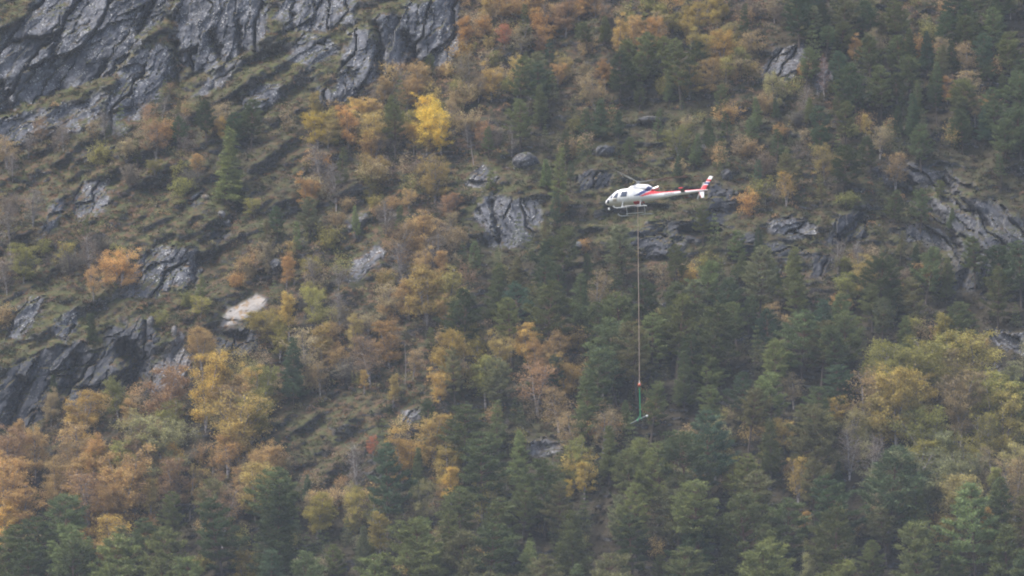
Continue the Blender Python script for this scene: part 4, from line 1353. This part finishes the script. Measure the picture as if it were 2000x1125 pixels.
FUS = [  # s from the nose, bottom, top, half width, squareness
 (0.0, -.02, .05, .04, 2.0), (.06, -.12, .14, .2, 2.0), (.15, -.18, .22, .36, 2.0), (.4, -.25, .42, .58, 2.1), (.7, -.30, .66, .75, 2.2), (1.0, -.34, .90, .86, 2.3),
 (1.35, -.37, 1.12, .92, 2.4), (1.8, -.38, 1.23, .935, 2.5), (2.5, -.38, 1.26, .935, 2.5), (3.2, -.36, 1.22, .91, 2.4), (3.8, -.31, 1.08, .83, 2.3),
 (4.4, -.23, .93, .66, 2.2), (5.0, -.14, .80, .48, 2.1), (5.6, -.07, .69, .35, 2.0), (6.2, .0, .645, .29, 2.0), (7.0, .09, .625, .25, 2.0), (8.0, .18, .61, .21, 2.0),
 (9.0, .26, .60, .17, 2.0), (9.8, .33, .585, .135, 2.0), (10.4, .385, .55, .085, 2.0), (10.6, .42, .50, .03, 2.0)]
COWL = [(2.42, .95, 1.22, .40, 2.2), (2.55, .9, 1.36, .55, 2.4), (2.75, .85, 1.47, .64, 2.6), (3.3, .8, 1.56, .69, 2.6), (4.0, .75, 1.57, .67, 2.6), (4.55, .7, 1.50, .58, 2.5),
        (4.85, .68, 1.30, .48, 2.3), (5.0, .66, 1.06, .38, 2.2), (5.12, .66, .86, .24, 2.0)]
def section(tab, s):
    a = np.array(tab)
    return [float(np.interp(s, a[:, 0], a[:, k])) for k in range(1, 5)]
def half_width(tab, s, z):
    zb, zt, hw, n_ = section(tab, s)
    q = abs((z - (zb + zt) / 2) / max(1e-4, (zt - zb) / 2))
    return hw * max(0.0, 1 - min(1, q) ** n_) ** (1 / n_)
S0 = 3.4                                     # the rotor mast stands this far behind the nose
def loft(name, tab, parent, paint, ns=200, na=56):
    ss = np.linspace(tab[0][0], tab[-1][0], ns)
    v = []; f = []
    for s in ss:
        zb, zt, hw, n_ = section(tab, s)
        zc = (zb + zt) / 2; hh = (zt - zb) / 2
        for k in range(na):
            th = 2 * math.pi * k / na
            c, si = math.cos(th), math.sin(th)
            v.append((S0 - s, hw * math.copysign(abs(c) ** (2 / n_), c), zc + hh * math.copysign(abs(si) ** (2 / n_), si)))
    for i in range(ns - 1):
        for k in range(na):
            p = i * na + k; q = i * na + (k + 1) % na
            f.append((p, p + na, q + na, q))
    n0 = len(v)
    v.append((S0 - ss[0], 0, sum(section(tab, ss[0])[:2]) / 2)); v.append((S0 - ss[-1], 0, sum(section(tab, ss[-1])[:2]) / 2))
    me = bpy.data.meshes.new(name)
    caps = [(n0, k, (k + 1) % na) for k in range(na)] + [(n0 + 1, (ns - 1) * na + (k + 1) % na, (ns - 1) * na + k) for k in range(na)]
    me.from_pydata(v, [], f + caps)
    for m_ in (M_WHITE, M_RED, M_NAVY):
        me.materials.append(m_)
    for p in me.polygons:
        c = p.center
        p.material_index = paint(S0 - c.x, c.z, c.y)
        p.use_smooth = True
    o = bpy.data.objects.new(name, me); col.objects.link(o); o.parent = parent
    return o
RED_POLY = [(3.65, .04), (4.1, .12), (4.8, .30), (5.8, .43), (7.0, .47), (10.7, .49), (10.7, 2.3), (5.3, 1.5), (5.05, 1.0), (4.75, .70), (4.2, .36), (3.9, .18)]
NAVY_POLY = [(3.0, .12), (3.75, .16), (4.2, .40), (4.72, .78), (5.0, 1.02), (4.62, 1.22), (4.0, .68), (3.55, .36)]
def paint(s, z, y):
    if pip(NAVY_POLY, s, z): return 2
    if pip(RED_POLY, s, z): return 1
    if 3.0 < s < 4.3 and z < -.27: return 1
    return 0

heli = empty("helicopter")
tag(heli, "white and red helicopter flying nose down with a long line beneath it", "helicopter")
loft("fuselage", FUS, heli, paint, 260, 64)
loft("engine_cowling", COWL, heli, paint, 90, 48)

def patch(name, tab, corners, mat, parent, side=1, off=.007, nu=8):
    (a, b, c, d) = corners                  # (s,z) going round
    v = []; f = []
    for i in range(nu + 1):
        for j in range(nu + 1):
            u, w = i / nu, j / nu
            s = (a[0] * (1 - u) + b[0] * u) * (1 - w) + (d[0] * (1 - u) + c[0] * u) * w
            z = (a[1] * (1 - u) + b[1] * u) * (1 - w) + (d[1] * (1 - u) + c[1] * u) * w
            v.append((S0 - s, side * (half_width(tab, s, z) + off), z))
    for i in range(nu):
        for j in range(nu):
            p = i * (nu + 1) + j
            f.append((p, p + 1, p + nu + 2, p + nu + 1))
    o = obj_np(name, v, f, mat, parent, smooth=True)
    md = o.modifiers.new("thickness", 'SOLIDIFY'); md.thickness = .006; md.offset = 0
    return o
for side in (1, -1):
    patch("door_window", FUS, [(1.00, .15), (1.40, .10), (1.64, .70), (1.40, .76)], M_GLASS, heli, side)
    patch("cabin_window", FUS, [(1.76, .16), (2.42, .15), (2.50, .72), (1.92, .74)], M_GLASS, heli, side)
    patch("chin_window", FUS, [(.22, -.14), (.46, -.22), (.58, .06), (.36, .10)], M_GLASS, heli, side)
    patch("quarter_window", FUS, [(.66, .16), (.86, .14), (1.0, .40), (.84, .40)], M_GLASS, heli, side)
    patch("lower_door_window", FUS, [(.92, -.16), (1.36, -.20), (1.38, .04), (.98, .08)], M_TAN, heli, side)
    patch("windscreen", FUS, [(.50, .20), (.62, .20), (1.28, .84), (1.22, .96)], M_WIND, heli, side)
    patch("door_seam", FUS, [(1.655, -.28), (1.672, -.28), (1.70, .85), (1.683, .85)], M_MARK, heli, side, .004)
    patch("door_seam", FUS, [(2.53, -.28), (2.547, -.28), (2.60, .85), (2.583, .85)], M_MARK, heli, side, .004)
# unreadable small lettering on the boom: a row of strokes at the size the photograph shows
def letters(side):
    acc = Acc()
    s = 6.15
    rr = random.Random(3)
    shapes = ["N", "O", "R", "L", "I", "F", "T"]
    for k in range(8):
        w_ = .085
        strokes = rr.choice([[(0, 0, 0, .14), (0, .14, w_, 0), (w_, 0, w_, .14)], [(0, 0, 0, .14), (0, .14, w_, .14), (0, .07, w_, .07)], [(0, 0, w_, 0), (w_, 0, w_, .14), (0, .14, w_, .14), (0, 0, 0, .14)]])
        for (x0_, z0_, x1_, z1_) in strokes:
            z_off = .24 + (s - 6.15) * .04
            a_ = np.array([s + x0_, z_off + z0_]); b_ = np.array([s + x1_, z_off + z1_])
            pts = [(S0 - q[0], side * (half_width(FUS, q[0], q[1]) + .004), q[1]) for q in (a_, (a_ + b_) / 2, b_)]
            acc.add(tube(pts, [.012] * 3, 4))
        s += .125
    o = obj_np("boom_lettering", np.array(acc.v), np.array(acc.f), M_MARK, heli)
letters(1); letters(-1)

def plate(name, outline_fn, nt, mats, parent, axis, pos):
    pass
def fin(name, root_le, root_te, tip_le, tip_te, th, bands, parent):
    """vertical surface in the plane y=0; bands: (upto, material index)"""
    v = []; f = []; mi = []
    n_, m_ = 48, 8
    for i in range(n_ + 1):
        t = i / n_
        le = np.array(root_le) * (1 - t) + np.array(tip_le) * t; te = np.array(root_te) * (1 - t) + np.array(tip_te) * t
        for sgn in (1, -1):
            for j in range(m_ + 1):
                u = j / m_
                p = le * (1 - u) + te * u
                v.append((S0 - p[0], sgn * th * (1 - .4 * t) * math.sqrt(max(0, u * (1 - u))) * 1.2 + sgn * .003, p[1]))
    row = 2 * (m_ + 1)
    for i in range(n_):
        t = (i + .5) / n_
        k = next(b[1] for b in bands if t <= b[0])
        for g_ in (0, 1):
            for j in range(m_):
                p = i * row + g_ * (m_ + 1) + j
                f.append((p, p + 1, p + row + 1, p + row)); mi.append(k)
        for j in (0, m_):
            p = i * row + j
            f.append((p, p + m_ + 1, p + m_ + 1 + row, p + row)); mi.append(k)
    for i in (0, n_):
        for j in range(m_):
            p = i * row + j
            f.append((p, p + 1, p + m_ + 2, p + m_ + 1)); mi.append(bands[0][1] if i == 0 else bands[-1][1])
    o = obj_np(name, v, f, [M_WHITE, M_RED, M_NAVY], parent)
    o.data.polygons.foreach_set("material_index", np.array(mi, np.int32))
    return o
fin("vertical_fin", (9.78, .50), (10.34, .50), (10.80, 1.95), (11.14, 1.83), .07,
    [(.36, 1), (.41, 0), (.56, 2), (.61, 0), (.77, 1), (1.0, 0)], heli)
fin("ventral_fin", (9.62, .42), (10.22, .42), (9.92, -.36), (10.18, -.34), .06, [(.12, 1), (1.0, 0)], heli)
# red leading edge of the ventral fin
acc = Acc(); acc.add(tube([(S0 - 9.62, 0, .40), (S0 - 9.77, 0, .02), (S0 - 9.91, 0, -.33)], [.035, .03, .02], 6))
obj_np("fin_leading_edge", np.array(acc.v), np.array(acc.f), M_RED, heli, smooth=True)

def wing(name, s_le, chord, y0_, y1_, z, th, mat, parent):
    v = []; f = []
    m_ = 8
    prof = [(u, th * math.sqrt(max(0, u * (1 - u))) * 1.3) for u in np.linspace(0, 1, m_ + 1)]
    ring = [(u, h_) for u, h_ in prof] + [(u, -h_) for u, h_ in prof[-2:0:-1]]
    nr_ = len(ring)
    for y in (y0_, y1_):
        for (u, h_) in ring:
            v.append((S0 - (s_le + u * chord), y, z + h_))
    f = [(k, (k + 1) % nr_, nr_ + (k + 1) % nr_, nr_ + k) for k in range(nr_)]
    me = bpy.data.meshes.new(name)
    me.from_pydata(v, [], f + [tuple(range(nr_)), tuple(range(2 * nr_ - 1, nr_ - 1, -1))])
    me.materials.append(mat)
    o = bpy.data.objects.new(name, me); col.objects.link(o); o.parent = parent
    return o
wing("horizontal_stabilizer", 7.85, .46, .16, 1.27, .38, .06, M_STAB, heli)
wing("horizontal_stabilizer", 7.85, .46, -1.27, -.16, .38, .06, M_STAB, heli)
wing("stabilizer_tip", 7.84, .48, 1.27, 1.32, .38, .09, M_RED, heli)
wing("stabilizer_tip", 7.84, .48, -1.32, -1.27, .38, .09, M_RED, heli)

def tubes(name, segs, mat, parent, sides=8):
    a_ = Acc()
    for pts, rad in segs:
        a_.add(tube(pts, rad if isinstance(rad, list) else [rad] * len(pts), sides))
    return obj_np(name, np.array(a_.v), np.array(a_.f), mat, parent, smooth=True)
ZS = -1.10
for side in (1, -1):
    y = side * 1.12
    tubes("skid", [([(S0 - 1.05, y, ZS + .26), (S0 - 1.2, y, ZS + .10), (S0 - 1.45, y, ZS + .01), (S0 - 1.8, y, ZS), (S0 - 3.0, y, ZS), (S0 - 4.35, y, ZS), (S0 - 4.55, y, ZS - .05)], .062)], M_GREYM, heli)
    tubes("step_rail", [([(S0 - 1.9, y - side * .10, ZS + .16), (S0 - 3.7, y - side * .10, ZS + .16)], .028)], M_WHITE, heli)
for s in (2.0, 3.85):
    tubes("cross_tube", [([(S0 - s, 1.12, ZS), (S0 - s, .98, ZS + .40), (S0 - s, .72, -.36), (S0 - s, 0, -.33), (S0 - s, -.72, -.36), (S0 - s, -.98, ZS + .40), (S0 - s, -1.12, ZS)], .045)], M_GREYM, heli)
tubes("exhaust_pipe", [([(S0 - 4.8, 0, 1.02), (S0 - 5.15, 0, 1.08), (S0 - 5.55, 0, 1.20)], [.17, .18, .19])], M_STEEL, heli, 14)
tubes("exhaust_bore", [([(S0 - 5.30, 0, 1.125), (S0 - 5.545, 0, 1.198)], [.02, .165])], M_DARKM, heli, 14)
tubes("rotor_mast", [([(0, 0, 1.45), (0, 0, 1.70), (0, 0, 2.0)], [.14, .09, .07])], M_GREYM, heli, 10)
tubes("mast_fairing", [([(.42, 0, 1.52), (0, 0, 1.60), (-.6, 0, 1.55)], [.06, .20, .08])], M_WHITE, heli, 10)
hub = tubes("rotor_hub", [([(0, 0, 1.93), (0, 0, 1.98), (0, 0, 2.06)], [.20, .24, .08])], M_GREYM, heli, 14)
for az in (62, 182, 302):
    a_ = R(az)
    v = []; f = []
    for (r_, ch, th, dz) in ((.15, .12, .05, 1.99), (.55, .16, .06, 2.01), (.9, .20, .05, 2.03), (1.1, .35, .035, 2.05), (3.2, .35, .03, 2.15), (5.1, .35, .025, 2.20), (5.35, .30, .02, 2.20)):
        for (u, w) in ((-.5, 0), (-.2, .5), (.25, .4), (.5, 0), (.25, -.35), (-.2, -.4)):
            v.append((math.cos(a_) * r_ - math.sin(a_) * u * ch, math.sin(a_) * r_ + math.cos(a_) * u * ch, dz + w * th + u * ch * -.10))
    for i in range(6):
        for k in range(6):
            f.append((i * 6 + k, i * 6 + (k + 1) % 6, i * 6 + 6 + (k + 1) % 6, i * 6 + 6 + k))
    me = bpy.data.meshes.new("rotor_blade")
    me.from_pydata(v, [], f + [tuple(range(5, -1, -1)), tuple(range(36, 42))])
    me.materials.append(M_BLADE)
    o = bpy.data.objects.new("rotor_blade", me); col.objects.link(o); o.parent = heli
# tail rotor on the far side of the boom
tr = tubes("tail_rotor", [([(S0 - 9.75, -.12, .60), (S0 - 9.75, -.42, .60)], [.06, .05])], M_GREYM, heli, 8)
for k in (0, 1):
    th = R(112) + k * math.pi
    dx, dz = math.cos(th), math.sin(th)
    v = []
    for (r_, ch) in ((.1, .10), (.3, .17), (.93, .16)):
        for (u, w) in ((-.5, .012), (.5, .012), (.5, -.012), (-.5, -.012)):
            v.append((S0 - 9.75 + dx * r_ - dz * u * ch, -.42 + w, .60 + dz * r_ + dx * u * ch))
    f = [(i * 4 + q, i * 4 + (q + 1) % 4, i * 4 + 4 + (q + 1) % 4, i * 4 + 4 + q) for i in range(2) for q in range(4)]
    me = bpy.data.meshes.new("tail_rotor_blade"); me.from_pydata(v, [], f + [(3, 2, 1, 0), (8, 9, 10, 11)])
    me.materials.append(M_BLADE)
    o = bpy.data.objects.new("blade", me); col.objects.link(o); o.parent = tr
tubes("tail_skid", [([(S0 - 10.15, 0, -.30), (S0 - 10.3, 0, -.40)], .02)], M_GREYM, heli, 6)
# load mirror under the nose
tubes("mirror_bracket", [([(S0 - .55, .1, -.26), (S0 - .42, .14, -.62), (S0 - .42, .16, -.70)], .02), ([(S0 - .75, .1, -.30), (S0 - .42, .14, -.62)], .016)], M_DARKM, heli, 6)
tubes("load_mirror", [([(S0 - .36, .16, -.76), (S0 - .40, .17, -.76), (S0 - .47, .185, -.76), (S0 - .50, .19, -.76)], [.04, .15, .15, .03])], M_WHITE, heli, 14)
tubes("cargo_hook", [([(0.05, 0, -.34), (0.05, 0, -.50), (0.05, 0, -.62)], [.05, .07, .04])], M_DARKM, heli, 8)

HE = Matrix.Rotation(math.pi - R(14), 4, 'Z') @ Matrix.Rotation(R(1.8), 4, 'Y') @ Matrix.Rotation(R(8), 4, 'X')
def at_px(px, py, dist):
    return CAM + AF * dist + AX * (px - 1000) * dist / FPX + AU * (562.5 - py) * dist / FPX
HD = 822.0
nose_local = Vector((S0, 0, .02))
heli.matrix_world = Matrix.Translation(Vector(at_px(1182.3, 396.5, HD).tolist()) - (HE @ nose_local)) @ HE
hook = (heli.matrix_world @ Vector((.05, 0, -.62)))

# ------------------------------------------------------------------ the long line, the sling and the load, each a thing of its own
M_LINE = simple("line_rope", (.52, .39, .30), .8)
M_ORANGE = simple("orange_block", (.62, .17, .10), .5)
M_SLING = simple("green_webbing", (.05, .33, .15), .7)
M_BEAM = simple("dark_beam", (.07, .085, .08), .6, vary=.3)
M_PALE = simple("pale_end", (.66, .64, .60), .6)
hp_ = np.array(hook)
hdist = float((hp_ - CAM) @ AF)
low = at_px(1249.0, 749.0, hdist)
line = empty("long_line", low.tolist())
tag(line, "thin tan long line hanging straight down from the helicopter", "cable")
rel = hp_ - low
mid = [rel * t for t in np.linspace(0, 1, 8)]
tubes("rope", [(mid, .034)], M_LINE, line, 6)
tubes("rope_end", [([(0, 0, .0), (0, 0, .25), (0, 0, .36)], [.06, .055, .03])], M_PALE, line, 8)
hk = tubes("hook_block", [([(0, 0, -.30), (0, 0, -.24), (0, 0, -.12), (0, 0, -.02), (0, 0, .02)], [.04, .13, .17, .12, .04])], M_ORANGE, line, 10)
tubes("hook", [([(0, 0, -.28), (.07, 0, -.36), (.05, 0, -.45), (-.03, 0, -.45)], .025)], M_DARKM, line, 6)

s_top = low + np.array([0, 0, -.42]); s_bot = at_px(1250.4, 811.5, hdist)
sl = empty("sling", s_bot.tolist())
tag(sl, "bright green webbing sling hanging below the orange hook block", "sling")
rt = s_top - s_bot
def strap(name, pts, w_, th_, mat, parent):
    v = []; f = []
    for p in pts:
        for (a_, b_) in ((-w_ / 2, -th_ / 2), (w_ / 2, -th_ / 2), (w_ / 2, th_ / 2), (-w_ / 2, th_ / 2)):
            v.append((p[0] + a_, p[1] + b_, p[2]))
    n_ = len(pts)
    for i in range(n_ - 1):
        for k in range(4):
            f.append((i * 4 + k, i * 4 + (k + 1) % 4, i * 4 + 4 + (k + 1) % 4, i * 4 + 4 + k))
    return obj_np(name, v, f, mat, parent)
strap("strap", [rt * t for t in np.linspace(1, 0, 7)], .115, .035, M_SLING, sl)
bl = at_px(1232.0, 828.0, hdist - .35); br_ = at_px(1265.5, 811.5, hdist + .35)
bc_ = (bl + br_) / 2
strap("choker_leg", [np.array([0, 0, 0.0]), (bl * .62 + br_ * .38) + np.array([0, -.10, .06]) - s_bot], .06, .025, M_SLING, sl)
strap("choker_leg", [np.array([0, 0, 0.0]), (bl * .40 + br_ * .60) + np.array([0, -.10, .08]) - s_bot], .06, .025, M_SLING, sl)
ax = (br_ - bl); L_ = np.linalg.norm(ax); ax /= L_
for fr in (.38, .60):
    c_ = bl * (1 - fr) + br_ * fr - s_bot
    pts = []
    sd1 = np.cross(ax, [0, 0, 1.0]); sd1 /= np.linalg.norm(sd1); sd2 = np.cross(ax, sd1)
    for k in range(13):
        th = 2 * math.pi * k / 12
        pts.append(c_ + .135 * (math.cos(th) * sd1 + math.sin(th) * sd2))
    tubes("choker_loop", [(pts, .028)], M_SLING, sl, 5)
load = empty("hanging_load", bc_.tolist())
tag(load, "short dark beam with a pale end hanging in the green sling", "load")
e0, e1 = bl - bc_, br_ - bc_
tubes("beam", [([e0, e0 * .95, e0 * .3 + e1 * .0, e1 * .55, e1 * .78], [.02, .065, .105, .115, .10])], M_BEAM, load, 8)
tubes("pale_end", [([e1 * .76, e1 * .80, e1 * .97, e1], [.10, .115, .10, .02])], M_PALE, load, 8)
